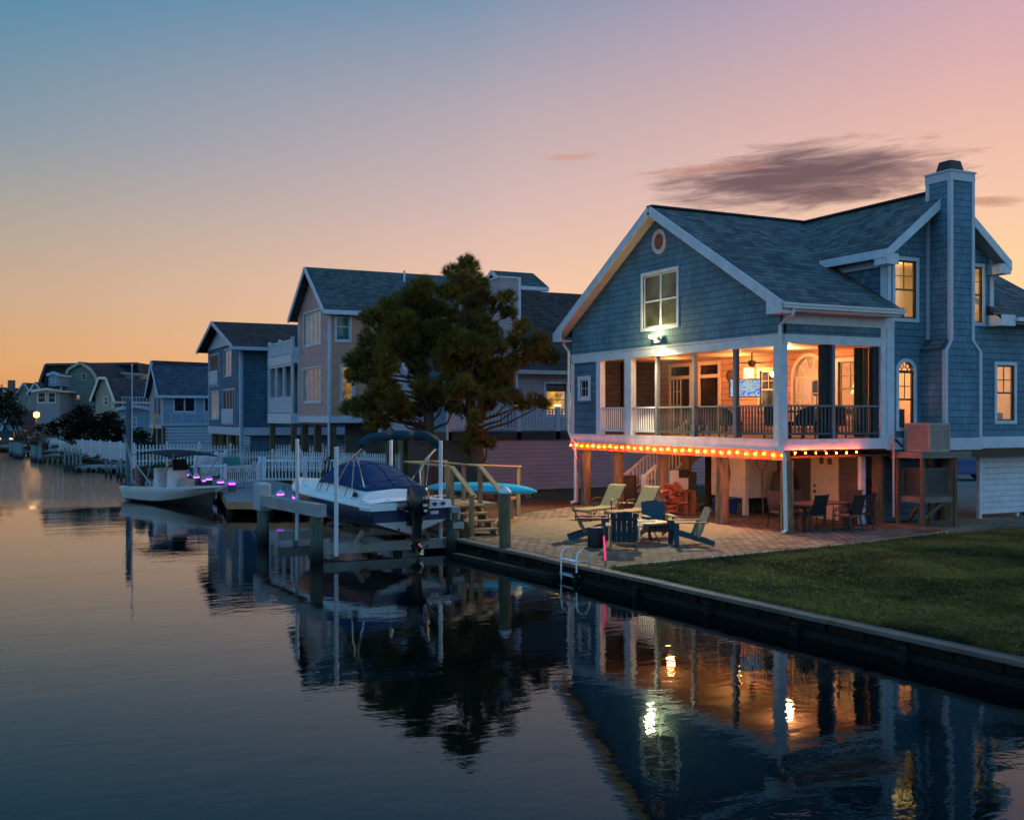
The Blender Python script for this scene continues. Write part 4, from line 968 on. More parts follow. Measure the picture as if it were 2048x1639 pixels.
# dining set
BK = plain((.014, .016, .02, 1), .55, .4, 10.); MET = plain((.02, .02, .022, 1), .4)
dt = thing('dining_table', 'dark rectangular outdoor dining table under the porch corner', 'table', (20.25, 22.35, G), R(6), world=False)
B().box(-.95, .95, -.5, .5, .70, .74).build('tabletop', plain((.10, .055, .06, 1), .4, .25, 7.), dt, bevel=.01)
for x, y in ((-.86, -.42), (.86, -.42), (-.86, .42), (.86, .42)): B().box(x-.03, x+.03, y-.03, y+.03, 0, .70).build('leg', MET, dt)
def dining_chair(loc, rz, label):
    """faces local +y"""
    t = thing('dining_chair', label, 'chair', loc, rz, 'black sling chairs around the dining table', world=False)
    B().box(-.24, .24, -.22, .25, .42, .455).build('seat', plain((.10, .10, .11, 1), .7), t)
    B().slab([(-.24, -.22, .47), (.24, -.22, .47), (.235, -.36, 1.0), (-.235, -.36, 1.0)], (0, -.02, 0)).build('backrest', BK, t)
    for s in (-1, 1):
        B().tube([(s*.26, -.30, 0), (s*.26, -.2, .42), (s*.26, -.37, 1.02)], .016, 6).build('leg', MET, t)
        B().tube([(s*.26, .27, 0), (s*.26, .24, .45), (s*.27, .2, .65), (s*.27, -.27, .64)], .016, 6).build('leg', MET, t)
    return t
for p, rz, lb in (((19.75, 21.95), 8, 'black dining chair with its back to the lawn, beside the corner post'), ((20.62, 21.5), 12, 'black dining chair in the middle of the lawn side of the table'), ((21.28, 21.75), 30, 'black dining chair at the right near corner of the table'),
                  ((19.7, 23.05), 176, 'black dining chair facing the lawn behind the left end of the table'), ((20.55, 23.15), 186, 'black dining chair facing the lawn in front of the pale door'), ((21.75, 22.75), 100, 'black dining chair at the right end of the table')):
    dining_chair((p[0], p[1], G), R(rz), lb)
# air conditioning units and their timber stand
WS = wood((.15, .09, .06, 1)); WS2 = wood((.20, .16, .13, 1), axis=0)
sd = thing('equipment_stand', 'two level timber stand beside the house carrying air conditioners', 'stand', (23.5, 21.9, G))
for x, y, z1 in ((23.0, 21.2, 2.25), (24.25, 21.2, 2.25), (23.0, 22.06, 2.25), (24.25, 22.06, 2.25)): B().box(x-.045, x+.045, y-.045, y+.045, G, z1).build('post', WS, sd)
B().box(22.85, 24.75, 21.08, 22.1, 2.25, 2.42).build('platform', WS2, sd); B().box(23.05, 24.2, 21.22, 22.1, 1.02, 1.18).build('shelf', WS2, sd)
B().bar((23.0, 21.4, .9), (23.4, 22.05, .45), .06, .1).bar((23.0, 21.3, .5), (23.9, 21.3, 1.0), .05, .1).build('brace', WS, sd)
def ac(loc, rz, label, m, mg):
    t = thing('air_conditioner', label, 'air conditioner', loc, rz, None, world=False)
    B().box(-.42, .42, -.42, .42, 0, .06).split('housing', m, t, bevel=.01); B().box(-.42, .42, -.42, .42, .74, .79).build('top_cover', m, t, bevel=.01)
    B().box(-.37, .37, -.37, .37, .05, .75).build('coil', plain((.03, .03, .03, 1)), t)
    b = B()
    for k in range(11): b.box(-.41, .41, -.41, .41, .07+k*.0618, .07+k*.0618+.046)
    for sx in (-1, 1):
        for sy in (-1, 1): b.box(sx*.36, sx*.425, sy*.36, sy*.425, .05, .75)
    b.build('louvre_panel', mg, t)
    B().lathe((0, 0, .79), [(.32, 0), (.30, .02), (.05, .03)], 16).build('fan_grille', plain((.05, .05, .05, 1)), t)
    return t
ac((23.62, 21.6, 2.42), R(4), 'beige air conditioner on top of the timber stand', plain((.36, .31, .27, 1), .5), plain((.30, .26, .23, 1), .5)); 
o = ac((23.65, 21.7, 1.18), R(0), 'dark air conditioner on the lower shelf of the timber stand', plain((.05, .07, .075, 1), .5), plain((.04, .055, .06, 1), .5))
b = B().tube([(22.75, 21.98, 2.9), (22.75, 21.98, .6)], .03, 7); single(b, 'conduit_pipe', plain((.40, .34, .32, 1)), 'thin pale conduit pipe running down beside the air conditioner stand', 'pipe', smooth=True)
b = B().box(22.8, 23.1, 22.92, 23.04, 1.2, 1.65); single(b, 'meter_box', plain((.02, .022, .025, 1)), 'black meter box on the wall behind the big corner piling', 'meter box')
b = B().tube([(23.2, 22.1, 2.55), (22.95, 22.1, 2.75), (22.85, 22.12, 2.6), (22.82, 22.14, 2.45)], .03, 7); single(b, 'refrigerant_line', plain((.02, .02, .02, 1)), 'black insulated line looping behind the beige air conditioner', 'pipe', smooth=True)
# ladder at the bulkhead
ld = thing('dock_ladder', 'aluminium swim ladder with two hooped rails on the bulkhead', 'ladder', (11.15, 19.3, .3))
AL = plain((.62, .64, .66, 1), .3, .1, 4., .5, .6)
for y in (19.02, 19.6):
    x = bx(y); B().tube([(x-.16, y, -.5), (x-.16, y, .48), (x-.13, y, .60), (x-.02, y, .67), (x+.08, y, .62), (x+.14, y, .50), (x+.17, y, .31)], .019, 8).build('rail', AL, ld, smooth=True)
for z, w in ((.42, .06), (.12, .12), (-.18, .12)): B().box(bx(19.4)-.22, bx(19.4)-.1+w*.3, 19.02, 19.6, z-.015, z+.015).build('step', plain((.40, .55, .68, 1), .35), ld)
B().tube([(bx(19)-.16, 19.02, .42), (bx(19)+.16, 19.02, .42)], .014, 6).tube([(bx(19.7)-.16, 19.6, .42), (bx(19.7)+.16, 19.6, .42)], .014, 6).build('brace', AL, ld)
# mooring piling with white cone cap
v = D(1010, 25.0); mp = thing('mooring_piling', 'tall piling with a white cone cap at the patio edge', 'piling', (v.x, v.y, 0)); B().cyl((v.x, v.y, -1), (v.x, v.y, 1.62), .14, .135, 14).build('shaft', piling_wood((.15, .115, .07, 1)), mp, smooth=True); B().lathe((v.x, v.y, 1.6), [(.15, 0), (.15, .05), (.01, .17)], 14).build('cap', plain((.6, .62, .64, 1)), mp)
# wooden steps and platform beside the boat
WD = wood((.34, .235, .13, 1), axis=0); WDY = wood((.32, .22, .125, 1), axis=1); WDZ = wood((.28, .19, .11, 1))
sx = 11.22; sw_ = .82; pz = 1.06
stp = thing('boat_steps', 'unpainted wooden steps and railed platform beside the covered boat', 'steps', (sx+.4, 25.0, G))
for k in range(4):
    y = 24.95+k*.30; z = G+.18*(k+1); B().box(sx, sx+sw_, y, y+.30, z-.045, z).build('tread', WD, stp)
for x in (sx+.06, sx+sw_-.1): B().slab([(x, 24.9, G), (x, 25.3, G), (x, 26.2, pz-.25), (x, 26.2, pz-.02), (x, 25.95, pz-.1)], (.05, 0, 0)).build('stringer', WDY, stp)
B().box(sx-.1, sx+1.3, 26.15, 29.6, pz-.14, pz).build('platform', WDY, stp)
for x, y, z0, z1 in ((sx+.83, 24.92, G, 1.42), (sx+.83, 26.2, G, 2.02), (sx, 24.92, G-.4, 1.42), (sx, 26.2, G-.4, 2.02), (sx+.83, 27.3, G, 2.02), (sx+1.26, 29.55, G, 2.02), (sx+.83, 28.4, G, 2.02), (sx-.05, 28.2, G-.4, 2.02)):
    B().box(x-.05, x+.05, y-.05, y+.05, z0, z1).build('post', WDZ, stp)
b = B()
for x in (sx, sx+.83):
    b.bar((x, 24.8, 1.38), (x, 26.2, 2.06), .14, .04); b.bar((x, 26.2, 2.06), (x, 29.6, 2.06), .14, .04)
b.bar((sx-.05, 29.6, 2.065), (sx+1.3, 29.6, 2.065), .14, .04); b.bar((sx+.83, 27.2, 2.065), (14.9, 29.5, 1.86), .14, .04); b.build('handrail', WDY, stp)
B().box(14.75, 14.87, 29.38, 29.5, G, 1.84).build('post', WDZ, stp)
# kayak on its rack
kA, kB = Vector((13.98, 26.6, 1.22)), Vector((11.75, 29.3, 1.24))
rk = thing('kayak_rack', 'low timber rack of posts and skids holding the kayak', 'rack', (13, 28, G))
ax = (kB-kA).normalized(); sd_ = Vector((-ax.y, ax.x, 0))
for f in (.26, .62):
    c_ = kA.lerp(kB, f)
    for s in (-.3, .3):
        q_ = c_+sd_*s; B().box(q_.x-.045, q_.x+.045, q_.y-.045, q_.y+.045, G, 1.02).build('post', WDZ, rk)
    q0, q1 = c_-sd_*.55, c_+sd_*.55; B().bar((q0.x, q0.y, 1.06), (q1.x, q1.y, 1.06), .08, .08).build('arm', WDZ, rk); B().bar((q0.x, q0.y, G+.07), (q1.x, q1.y, G+.07), .12, .12).build('skid', WDZ, rk)
ky = thing('kayak', 'bright turquoise kayak lying upside down on a timber rack', 'kayak', tuple(kA))
rings = []; L_ = (kB-kA).length; N = 22
for i in range(N+1):
    f = i/N; w = .37*max(.015, (1-abs(2*f-1)**2.4))**.7; hgt = .30*max(.06, (1-abs(2*f-1)**3))**.6
    c_ = kA.lerp(kB, f); ring = []
    for k in range(14):
        a = 2*math.pi*k/14; yy = math.cos(a)*w; zz = math.sin(a); zz = zz*hgt*.72 if zz > 0 else zz*hgt*.35
        ring.append(c_+sd_*yy+Vector((0, 0, zz+.06)))
    rings.append(ring)
B().loft(rings).build('hull', plain((.04, .45, .62, 1), .3, .12, 2., .5), ky, smooth=True)
b = B()
for f in (.06, .94): c_ = kA.lerp(kB, f); b.tube([c_+Vector((0, 0, .02)), c_+Vector((0, 0, -.09)), c_+ax*.1+Vector((0, 0, -.09)), c_+ax*.1+Vector((0, 0, .02))], .012, 6)
b.build('carry_handle', plain((.3, .4, .45, 1)), ky)
# ------------------------------------------------------------------ boat lift with the covered deck boat
GP = piling_wood((.10, .115, .10, 1)); LB = wood((.30, .31, .32, 1), axis=1)
bl = thing('boat_lift', 'four pile timber boat lift with a cradle under the covered boat', 'boat lift', (8.9, 26.6, 0))
for x, y, z in ((7.09, 24.6, 1.06), (6.8, 28.7, 1.02), (10.62, 24.75, .98), (10.6, 28.7, 1.1)): B().cyl((x, y, -1.2), (x, y, z), .165, .155, 14).build('pile', GP, bl, smooth=True)
B().bar((7.11, 24.25, 1.20), (6.80, 28.9, 1.15), .24, .30).build('top_beam', LB, bl, bevel=.01)
B().box(10.5, 10.72, 24.5, 28.9, 1.0, 1.14).build('top_beam', LB, bl)
B().box(6.62, 6.98, 28.5, 29.1, .86, 1.62).build('motor_housing', plain((.34, .37, .42, 1), .6), bl, bevel=.06)
B().box(10.5, 10.78, 24.62, 24.9, .82, 1.0).box(10.55, 10.85, 24.55, 24.72, .6, .74).build('motor_bracket', plain((.3, .3, .29, 1)), bl)
for y in (24.95, 28.3): B().box(7.1, 10.6, y-.07, y+.07, .10, .34).build('cradle_beam', plain((.27, .27, .25, 1), .5, .3), bl)
for x in (8.35, 9.9): B().bar((x, 24.6, .40), (x-.25, 28.8, .46), .10, .14).build('bunk', wood((.16, .12, .09, 1), axis=1), bl)
for x, y in ((8.3, 24.95), (9.9, 24.95), (8.2, 28.3), (9.7, 28.3)): B().bar((x-.16, y, .3), (x+.05, y, .62), .09, .09).build('bunk_bracket', plain((.25, .22, .18, 1)), bl)
for k, (x, y, zt, z0) in enumerate(((7.35, 27.3, 2.78, .2), (7.3, 23.75, 2.66, .2), (10.35, 28.5, 2.72, .3), (10.38, 24.95, 2.75, .3))):
    B().cyl((x, y, z0), (x, y, zt), .048, .048, 10).cyl((x, y, zt), (x, y, zt+.03), .055, .04, 10).build('guide_pole', plain((.52, .58, .66, 1), .4), bl, smooth=True)

HW = plain((.76, .79, .83, 1), .25, .06, 1.5, .5); NAVY = plain((.012, .035, .085, 1), .2, .12, 1.5, .5); CANV = plain((.014, .045, .125, 1), .8, .2, 3., .2)
BCAN = plain((.01, .045, .065, 1), .85, .25, 4., .2); SS = plain((.6, .62, .65, 1), .2, .05, 3., .5, .9)
boat = thing('motor_boat', 'white and navy motor boat with a blue canvas cover raised on the lift', 'boat', (9.42, 24.5, .0), R(9.5), world=False)
L = 6.35
def hullsec(f):
    """half widths and heights at f along the boat (0 stern, 1 bow)"""
    g = max(0., (f-.45)/.55); w = 1.11*(1-.90*g**2.6)
    wc = 1.02*(1-.97*g**1.9); wk = .0
    zk = .52+.62*max(0, (f-.55)/.45)**2.2; zc = .84+.34*g**1.8; zm = 1.15+.25*f; zg = 1.29+.28*f
    return w, wc, zk, zc, zm, zg
NS = 22; bot = []; side = []; top = []
for i in range(NS+1):
    f = i/NS; w, wc, zk, zc, zm, zg = hullsec(f); y = L*f-(.0 if f < 1 else 0)
    rake = .28*max(0, (f-.7)/.3)
    yk, yc, yg = y-rake*1.7, y-rake*1.1, y
    bot.append([(-wc, yc, zc), (-wc*.5, yk*.5+yc*.5, zk*.52+zc*.48), (0, yk, zk), (wc*.5, yk*.5+yc*.5, zk*.52+zc*.48), (wc, yc, zc)])
    side.append([(wc, yc, zc), (w*.985, (yc+yg)/2, (zc+zm)/2), (w, yg, zm)])
    top.append([(w, yg, zm), (w+.035, yg, zm+.02), (w+.035, yg, zm+.07), (w-.02, yg, zg), (w-.10, yg, zg+.03)])
b = B().loft(bot, False); b.add(bot[0], [(0, 1, 2, 3, 4)]); b.build('hull_bottom', plain((.46, .46, .45, 1), .35, .15), boat, smooth=True)
mir = lambda S: [[(-x, y, z) for x, y, z in r] for r in S]
b = B().loft(side, False).loft(mir(side), False); w, wc, zk, zc, zm, zg = hullsec(0)
b.add([(-wc, 0, zc), (wc, 0, zc), (w, 0, zm), (-w, 0, zm)], [(0, 1, 2, 3)]); b.build('hull_side', NAVY, boat, smooth=True)
b = B().loft(top, False).loft(mir(top), False)
deck = [[(-r[4][0], r[4][1], r[4][2]), (0, r[4][1], r[4][2]+.03), (r[4][0], r[4][1], r[4][2])] for r in top]
b.loft(deck, False)
# swim platform sides with the motor notch, cockpit coaming
b.box(-1.13, -.42, -.04, .55, zm-.02, zg+.02); b.box(.42, 1.13, -.04, .55, zm-.02, zg+.02); b.box(-.42, .42, .22, .55, zm-.1, zg)
b.build('deck', HW, boat, smooth=True)
coam = []
for f, hh, inn in ((.115, .18, .16), (.16, .33, .14), (.30, .32, .12), (.46, .27, .12), (.60, .15, .2), (.8, .08, .28), (.93, .03, .3)):
    w, wc, zk, zc, zm2, zg2 = hullsec(f); ww = max(.06, w-inn*.5-.06); wt = max(.04, w-inn-.1); coam.append([(-ww, L*f, zg2), (-wt, L*f, zg2+hh), (0, L*f, zg2+hh+.05), (wt, L*f, zg2+hh), (ww, L*f, zg2)])
b = B().loft(coam, False); b.add(coam[0], [(0, 1, 2, 3, 4)]); b.build('coaming', HW, boat, smooth=True)
# canvas cover
cov = []
for f, zr, zs, wd in ((.125, 1.66, 1.62, .86), (.17, 1.78, 1.66, .95), (.22, 2.02, 1.70, .98), (.29, 2.18, 1.74, .99), (.38, 2.22, 1.76, .98), (.45, 2.19, 1.76, .95), (.50, 2.10, 1.74, .90), (.53, 1.96, 1.72, .84), (.56, 1.76, 1.68, .76)):
    cov.append([(-wd, L*f, zs-.07), (-wd*.97, L*f, zs), (-wd*.62, L*f, zs+(zr-zs)*.72), (-wd*.25, L*f, zs+(zr-zs)*.97), (0, L*f, zr), (wd*.25, L*f, zs+(zr-zs)*.97), (wd*.62, L*f, zs+(zr-zs)*.72), (wd*.97, L*f, zs), (wd, L*f, zs-.07)])
b = B().loft(cov, False); b.add(cov[0], [tuple(range(9))]); b.add(cov[-1], [tuple(range(9))]); b.build('canvas_cover', CANV, boat, smooth=True)
# seams, hem rope and tie-down straps of the cover
b = B()
for i in (1, 3, 5): b.tube([(p[0], p[1], p[2]+.006) for p in cov[i]], .011, 5)
for k in (2, 4, 6): b.tube([(r[k][0], r[k][1], r[k][2]+.006) for r in cov], .009, 5)
b.build('cover_seam', plain((.008, .022, .07, 1), .8), boat)
b = B()
for i in (1, 2, 3, 4, 5, 6):
    for sg in (0, 8): p = cov[i][sg]; s = -1 if sg == 0 else 1; b.bar((p[0]+s*.012, p[1], p[2]+.03), (p[0]+s*.10, p[1]+.02, p[2]-.22), .03, .006, (1, 0, 0))
b.split('tie_strap', plain((.02, .02, .025, 1), .7), boat)
b = B()
for f in (.08, .45, .85):
    w = hullsec(f)[0]; zz = hullsec(f)[5]
    for s in (-1, 1): b.tube([(s*(w-.05), L*f-.1, zz+.03), (s*(w-.05), L*f-.07, zz+.08), (s*(w-.05), L*f+.07, zz+.08), (s*(w-.05), L*f+.1, zz+.03)], .014, 6)
b.build('cleat', SS if 'SS' in globals() else HW, boat)
# folded bimini in its boot with stainless legs
arc = []
for k in range(17):
    s = k/16*2-1; arc.append((1.10*s, .48+.06*math.sin(k*1.3), 2.92-.26*abs(s)**5+.0*s))
bim = B().tube(arc, [.10+.035*math.sin(k*.9)**2 for k in range(17)], 10).build('bimini_top', BCAN, boat, smooth=True)
for s in (-1, 1):
    B().tube([(s*1.06, .5, 2.62), (s*1.09, 1.1, 2.3), (s*1.07, 1.95, 1.6)], .02, 7).tube([(s*1.06, .48, 2.62), (s*1.02, .85, 2.35), (s*.85, 1.0, 2.0), (s*.80, .9, 1.62)], .018, 7).tube([(s*1.07, .9, 2.42), (s*1.06, 1.05, 1.62)], .018, 7).build('bimini_leg', SS, boat, smooth=True)
# rails, cleats, vents
b = B()
for s in (-1, 1): b.tube([(s*.75, 4.9, 1.45), (s*.70, 5.1, 1.55), (s*.5, 5.6, 1.58), (s*.42, 5.75, 1.49)], .014, 6)
b.tube([(-.7, .16, zg+.02), (-.55, .16, zg+.1), (-.5, .16, zg+.02)], .012, 6); b.build('grab_rail', SS, boat, smooth=True)
B().ball((-1.03, .95, 1.47), .07, 8).build('speaker_vent', plain((.02, .02, .03, 1)), boat); B().ball((.9, .75, 1.5), .05, 8).build('speaker_vent', plain((.02, .02, .03, 1)), boat)
b = B()
for x in (.62, .86): b.cyl((x, -.02, zg-.05), (x, -.12, zg-.05), .04, .05, 8)
b.build('transom_step', plain((.05, .05, .06, 1)), boat); B().box(.55, .78, -.006, -.001, .98, 1.06).build('sticker', plain((.7, .55, .55, 1)), boat); B().cyl((-.35, -.01, .66), (-.35, .02, .66), .035, .035, 10).build('drain_plug', plain((.03, .03, .03, 1)), boat)
# lettering on the port side
Tm = lambda loc, rx, rz_: Matrix.Translation(loc) @ Matrix.Rotation(R(rz_), 4, 'Z') @ Matrix.Rotation(R(rx), 4, 'X')
BLK = plain((.015, .02, .04, 1), .4)
text('Hurricane', .17, BLK, boat, Tm((-1.085, 1.55, 1.31), 84, -90), .35)
text('DL 1098 AR', .15, BLK, boat, Tm((-.72, 5.35, 1.385), 70, -73))
# outboard motor
ob = thing('outboard_motor', 'black outboard motor on the transom of the covered boat', 'outboard motor', (9.30, 24.48, 0), R(9.5), world=False)
OBM = plain((.012, .012, .014, 1), .22, .1, 2., .5)
def rr(cx, cy, w, d, z, n=16, p=3.2):
    out = []
    for k in range(n):
        a = 2*math.pi*k/n; ca, sa = math.cos(a), math.sin(a)
        out.append((cx+w*abs(ca)**(2/p)*(1 if ca > 0 else -1), cy+d*abs(sa)**(2/p)*(1 if sa > 0 else -1), z))
    return out
B().loft([rr(.1, -.32, .17, .22, 1.02), rr(.1, -.34, .22, .28, 1.10), rr(.1, -.36, .225, .31, 1.35), rr(.1, -.35, .21, .30, 1.58), rr(.1, -.32, .17, .24, 1.69), rr(.1, -.3, .07, .1, 1.72)]).build('cowling', OBM, ob, smooth=True)
B().loft([rr(.1, -.32, .15, .2, 1.04), rr(.1, -.30, .09, .16, .8), rr(.1, -.28, .07, .15, .45), rr(.1, -.28, .05, .13, .30)]).loft([rr(.1, -.28, .05, .13, .45), rr(.1, -.3, .19, .30, .44), rr(.1, -.3, .19, .30, .42), rr(.1, -.28, .04, .13, .41)]).build('lower_unit', OBM, ob, smooth=True)
B().tube([(.1, -.02, .24), (.1, -.15, .24), (.1, -.45, .24), (.1, -.58, .24)], [.02, .07, .065, .03], 10).slab([(.1, -.2, .2), (.1, -.35, .2), (.1, -.4, .02), (.1, -.33, .02)], (.015, 0, 0)).build('gearcase', OBM, ob, smooth=True)
pr_ = B()
for k in range(3):
    a = k*2.094; pr_.slab([(.1, -.58, .24), (.1+.16*math.cos(a), -.56, .24+.16*math.sin(a)), (.1+.17*math.cos(a+.5), -.6, .24+.17*math.sin(a+.5)), (.1+.06*math.cos(a+.7), -.62, .24+.06*math.sin(a+.7))], (.0, .012, 0))
pr_.build('propeller', plain((.5, .4, .25, 1), .25, .1, 2., .5, .8), ob); B().box(-.02, .22, -.14, .02, .75, 1.15).build('bracket', OBM, ob)
B().tube([(-.12, -.3, 1.1), (-.26, -.1, 1.18), (-.34, .1, 1.16)], .035, 7).ball((-.2, -.22, 1.2), .06).build('rigging_tube', OBM, ob, smooth=True)
text('140', .12, plain((.75, .72, .70, 1), .4), ob, Matrix.Translation((.11, -.672, 1.45)) @ Matrix.Rotation(R(88), 4, 'X'), .3)
B().box(.05, .18, -.676, -.672, 1.24, 1.30).build('emblem', plain((.6, .6, .6, 1), .4), ob); B().plate('y', -.678, [(.12+.05*math.cos(k*.5236), 1.14+.032*math.sin(k*.5236)) for k in range(12)], (), .004).build('emblem', plain((.6, .58, .55, 1), .4), ob)

# ------------------------------------------------------------------ neighbour's dock, railings, lit pile caps
DK = wood((.20, .215, .23, 1), axis=0)
dp = [Zp(455, 1003, .48), Zp(632, 1003, .48), Vector((11.9, 38.5, .48)), Vector((12.1, 50.6, .48)), Vector((9.2, 51.0, .48)), Vector((9.0, 46, .48))]
nd = thing('dock', 'grey plank dock of the neighbouring house with white railings', 'dock', (10.5, 43, .48))
b = B().slab([(p.x, p.y, .48) for p in dp], (0, 0, -.08)); b.build('deck', DK, nd)
b = B(); d0, d1_ = dp[0], dp[1]; b.bar((d0.x, d0.y, .33), (d1_.x, d1_.y, .33), .06, .2); b.bar((dp[0].x, dp[0].y, .33), (dp[5].x, dp[5].y, .33), .06, .2); b.build('rim_joist', wood((.30, .19, .09, 1), axis=0), nd)
for f in (.05, .5, .95):
    p = d0.lerp(d1_, f); B().cyl((p.x, p.y+.3, -1), (p.x, p.y+.3, .4), .14, .14, 10).build('pile', GP, nd)
def picket(pts, h, label, z0=G, pitch=.16, w=.075, mat=None, pointed=True, postcap=True, cat='fence', name='picket_fence', group=None, posts=2.4, rails=(.25, .75)):
    t = thing(name, label, cat, (pts[0][0], pts[0][1], z0), group=group); m = mat or WHITE
    pk = B(); rl = B()
    for si, (p, q) in enumerate(zip(pts, pts[1:])):
        p, q = Vector((*p[:2], 0)), Vector((*q[:2], 0)); ln_ = (q-p).length; d = (q-p)/ln_; nrm = Vector((-d.y, d.x, 0))
        for f in rails: rl.bar((p.x, p.y, z0+h*f), (q.x, q.y, z0+h*f), .04, .09)
        n = int(ln_/pitch)
        for k in range(n):
            c = p+d*(k+.5)*ln_/n; a, b2 = c-d*w/2, c+d*w/2; o_ = nrm*-.03
            z1 = z0+h
            poly = [(a.x+o_.x, a.y+o_.y, z0+.06), (b2.x+o_.x, b2.y+o_.y, z0+.06), (b2.x+o_.x, b2.y+o_.y, z1-.05), (c.x+o_.x, c.y+o_.y, z1+(.02 if pointed else -.05)), (a.x+o_.x, a.y+o_.y, z1-.05)]
            pk.slab(poly, (d.y*.02, -d.x*.02, 0))
        np_ = max(1, round(ln_/posts))
        for k in range(0 if si == 0 else 1, np_+1):
            c = p+d*ln_*k/np_; B().box(c.x-.06, c.x+.06, c.y-.06, c.y+.06, z0-.1, z0+h+.05).add([(c.x-.08, c.y-.08, z0+h+.053), (c.x+.08, c.y-.08, z0+h+.053), (c.x+.08, c.y+.08, z0+h+.053), (c.x-.08, c.y+.08, z0+h+.053), (c.x, c.y, z0+h+.13)], [(0, 3, 2, 1), (0, 1, 4), (1, 2, 4), (2, 3, 4), (3, 0, 4)]).build('post', m, t)
    pk.build('pickets', m, t); rl.build('rail', m, t); return t
def xy(px, d): v = D(px, d); return (v.x, v.y)
picket([xy(520, 49.5), xy(528, 49.2), xy(610, 49.0), xy(690, 49.5)], .98, 'white baluster railing at the back of the neighbouring dock, behind the boat bow', .46, .15, .05, None, False, name='dock_railing', cat='railing', rails=(.08, .95))
picket([xy(450, 46.0), xy(517, 48.3)], .80, 'white baluster railing beside the grey deck lounger', .46, .15, .05, None, False, name='dock_railing', cat='railing', rails=(.1, .95))
picket([xy(390, 51), xy(452, 58), xy(545, 60), xy(660, 58), xy(800, 55)], 1.15, 'long white picket fence behind the dock and the covered boat', G)
picket([xy(400, 70), xy(520, 72), xy(645, 70), xy(770, 68)], 1.2, 'farther white picket fence in front of the blue three storey house', G, .2, .09)
picket([xy(268, 66), xy(398, 68)], 1.35, 'white picket fence behind the center console boat', G, .2, .09)
picket([xy(148, 84), xy(262, 72)], 1.3, 'white picket fence under the dark shrubs beyond the flagpole', G, .2, .09)
picket([xy(98, 96), xy(145, 92)], 1.2, 'short white picket fence beside the far reeds', G, .22, .1)
PURP = emit((.42, .08, 1., 1), 5.)
def pile_light(px, py, d, label, first=[None]):
    v = D(px, d, 0); z = H+(HY-py)*d/F
    if first[0] is None:
        t = thing('pile_light', label, 'pile light', (v.x, v.y, z), 0, 'purple lit caps on the dock piles', world=False)
        B().lathe((0, 0, 0), [(.17, -.005), (.16, .03), (.05, .10), (.01, .15)], 12).build('cap', plain((.55, .35, .75, 1), .5), t)
        B().lathe((0, 0, 0), [(.125, -.07), (.135, -.005), (.01, -.004)], 12).build('lens', PURP, t)
        first[0] = t
    else: t = dup(first[0], (v.x, v.y, z), None, label)
    pl = thing('dock_pile', label.replace('purple light', 'dark dock pile').replace('glowing ', ''), 'pile', (v.x, v.y, -1), 0, 'dock piles under the purple lights'); B().cyl((v.x, v.y, -1), (v.x, v.y, z-.07), .15, .14, 10).build('shaft', GP, pl, smooth=True)
    pl['label'] = 'dark wooden pile under the '+label
for px, py, d, lb in ((372, 948, 50, 'purple light behind the console of the white boat'), (393, 952, 48.5, 'purple light right of the console under the canopy'), (409, 959, 45.5, 'low purple light at the bow of the white boat'), (418, 956, 45, 'small purple light between the bow and the two front lights'),
                      (441, 962, 43, 'purple light on the pile just past the bow'), (464, 965, 41.6, 'purple light on the thick pile beside the deck lounger'), (561, 986, 38.2, 'purple light left of the boat lift beam'), (592, 992, 36.8, 'purple light by the bow of the covered boat')):
    pile_light(px, py, d, lb)
# a grey deck lounger
v = Zp(487, 975, .48); dl = thing('deck_lounger', 'grey slatted deck lounger with raised back on the neighbouring dock', 'lounge chair', (v.x, v.y, .48), R(-8), world=False)
LG = plain((.24, .28, .33, 1), .6)
B().box(-1.2, .1, -.32, .32, .28, .34).build('seat', LG, dl); B().slab([(.08, -.32, .32), (.08, .32, .32), (.45, .32, 1.08), (.45, -.32, 1.08)], (.04, 0, -.02)).build('backrest', LG, dl)
for x, y in ((-1.1, -.28), (-1.1, .28), (.05, -.28), (.05, .28)): B().box(x-.03, x+.03, y-.03, y+.03, 0, .29).build('leg', LG, dl)
bt = D(418, 51.5); bn = thing('bench_table', 'long white bench table with a flat top beside the dock railing', 'table', (bt.x, bt.y, .48), R(-22), world=False); B().box(-.68, -.58, -.3, .3, 0, .5).build('leg', WHITE, bn); B().box(.58, .68, -.3, .3, 0, .5).build('leg', WHITE, bn); B().box(-.8, .8, -.35, .35, .5, .58).build('tabletop', WHITE, bn, bevel=.02)
g_ = D(445, 57); B_ = B().box(g_.x-.5, g_.x+.9, g_.y-.02, g_.y+.02, .7, 1.25); single(B_, 'green_panel', plain((.06, .30, .26, 1)), 'pale green panel hanging behind the picket fence', 'panel')

# ------------------------------------------------------------------ white center console boat
st_, bw_ = D(291, 44.0), D(447, 40.2)
hd = math.atan2(-(bw_.x-st_.x), bw_.y-st_.y); L2 = math.hypot(bw_.x-st_.x, bw_.y-st_.y)
b2 = thing('console_boat', 'white center console boat with a dark canopy moored by the dock', 'boat', (st_.x, st_.y, 0), hd, world=False)
hl = []; hb = []
for i in range(17):
    f = i/16; g = max(0, (f-.4)/.6); w = 1.12*(1-.93*g**2.5); wc = .98*(1-.96*g**1.7); y = L2*f; rk_ = .5*max(0, (f-.6)/.4)**1.3
    zg_ = .60+.20*f**2; zc_ = .12+.42*g**1.3
    hl.append([(wc, y-rk_*1.1, zc_), (w*.97, y-rk_*.6, (zc_+zg_)/2), (w+.03, y, zg_-.05), (w+.03, y, zg_), (w-.12, y, zg_+.02)]); hb.append([(-wc, y-rk_*1.1, zc_), (0, y-rk_*1.5, -.25+.3*g**2), (wc, y-rk_*1.1, zc_)])
HW2 = plain((.60, .62, .64, 1), .35, .12)
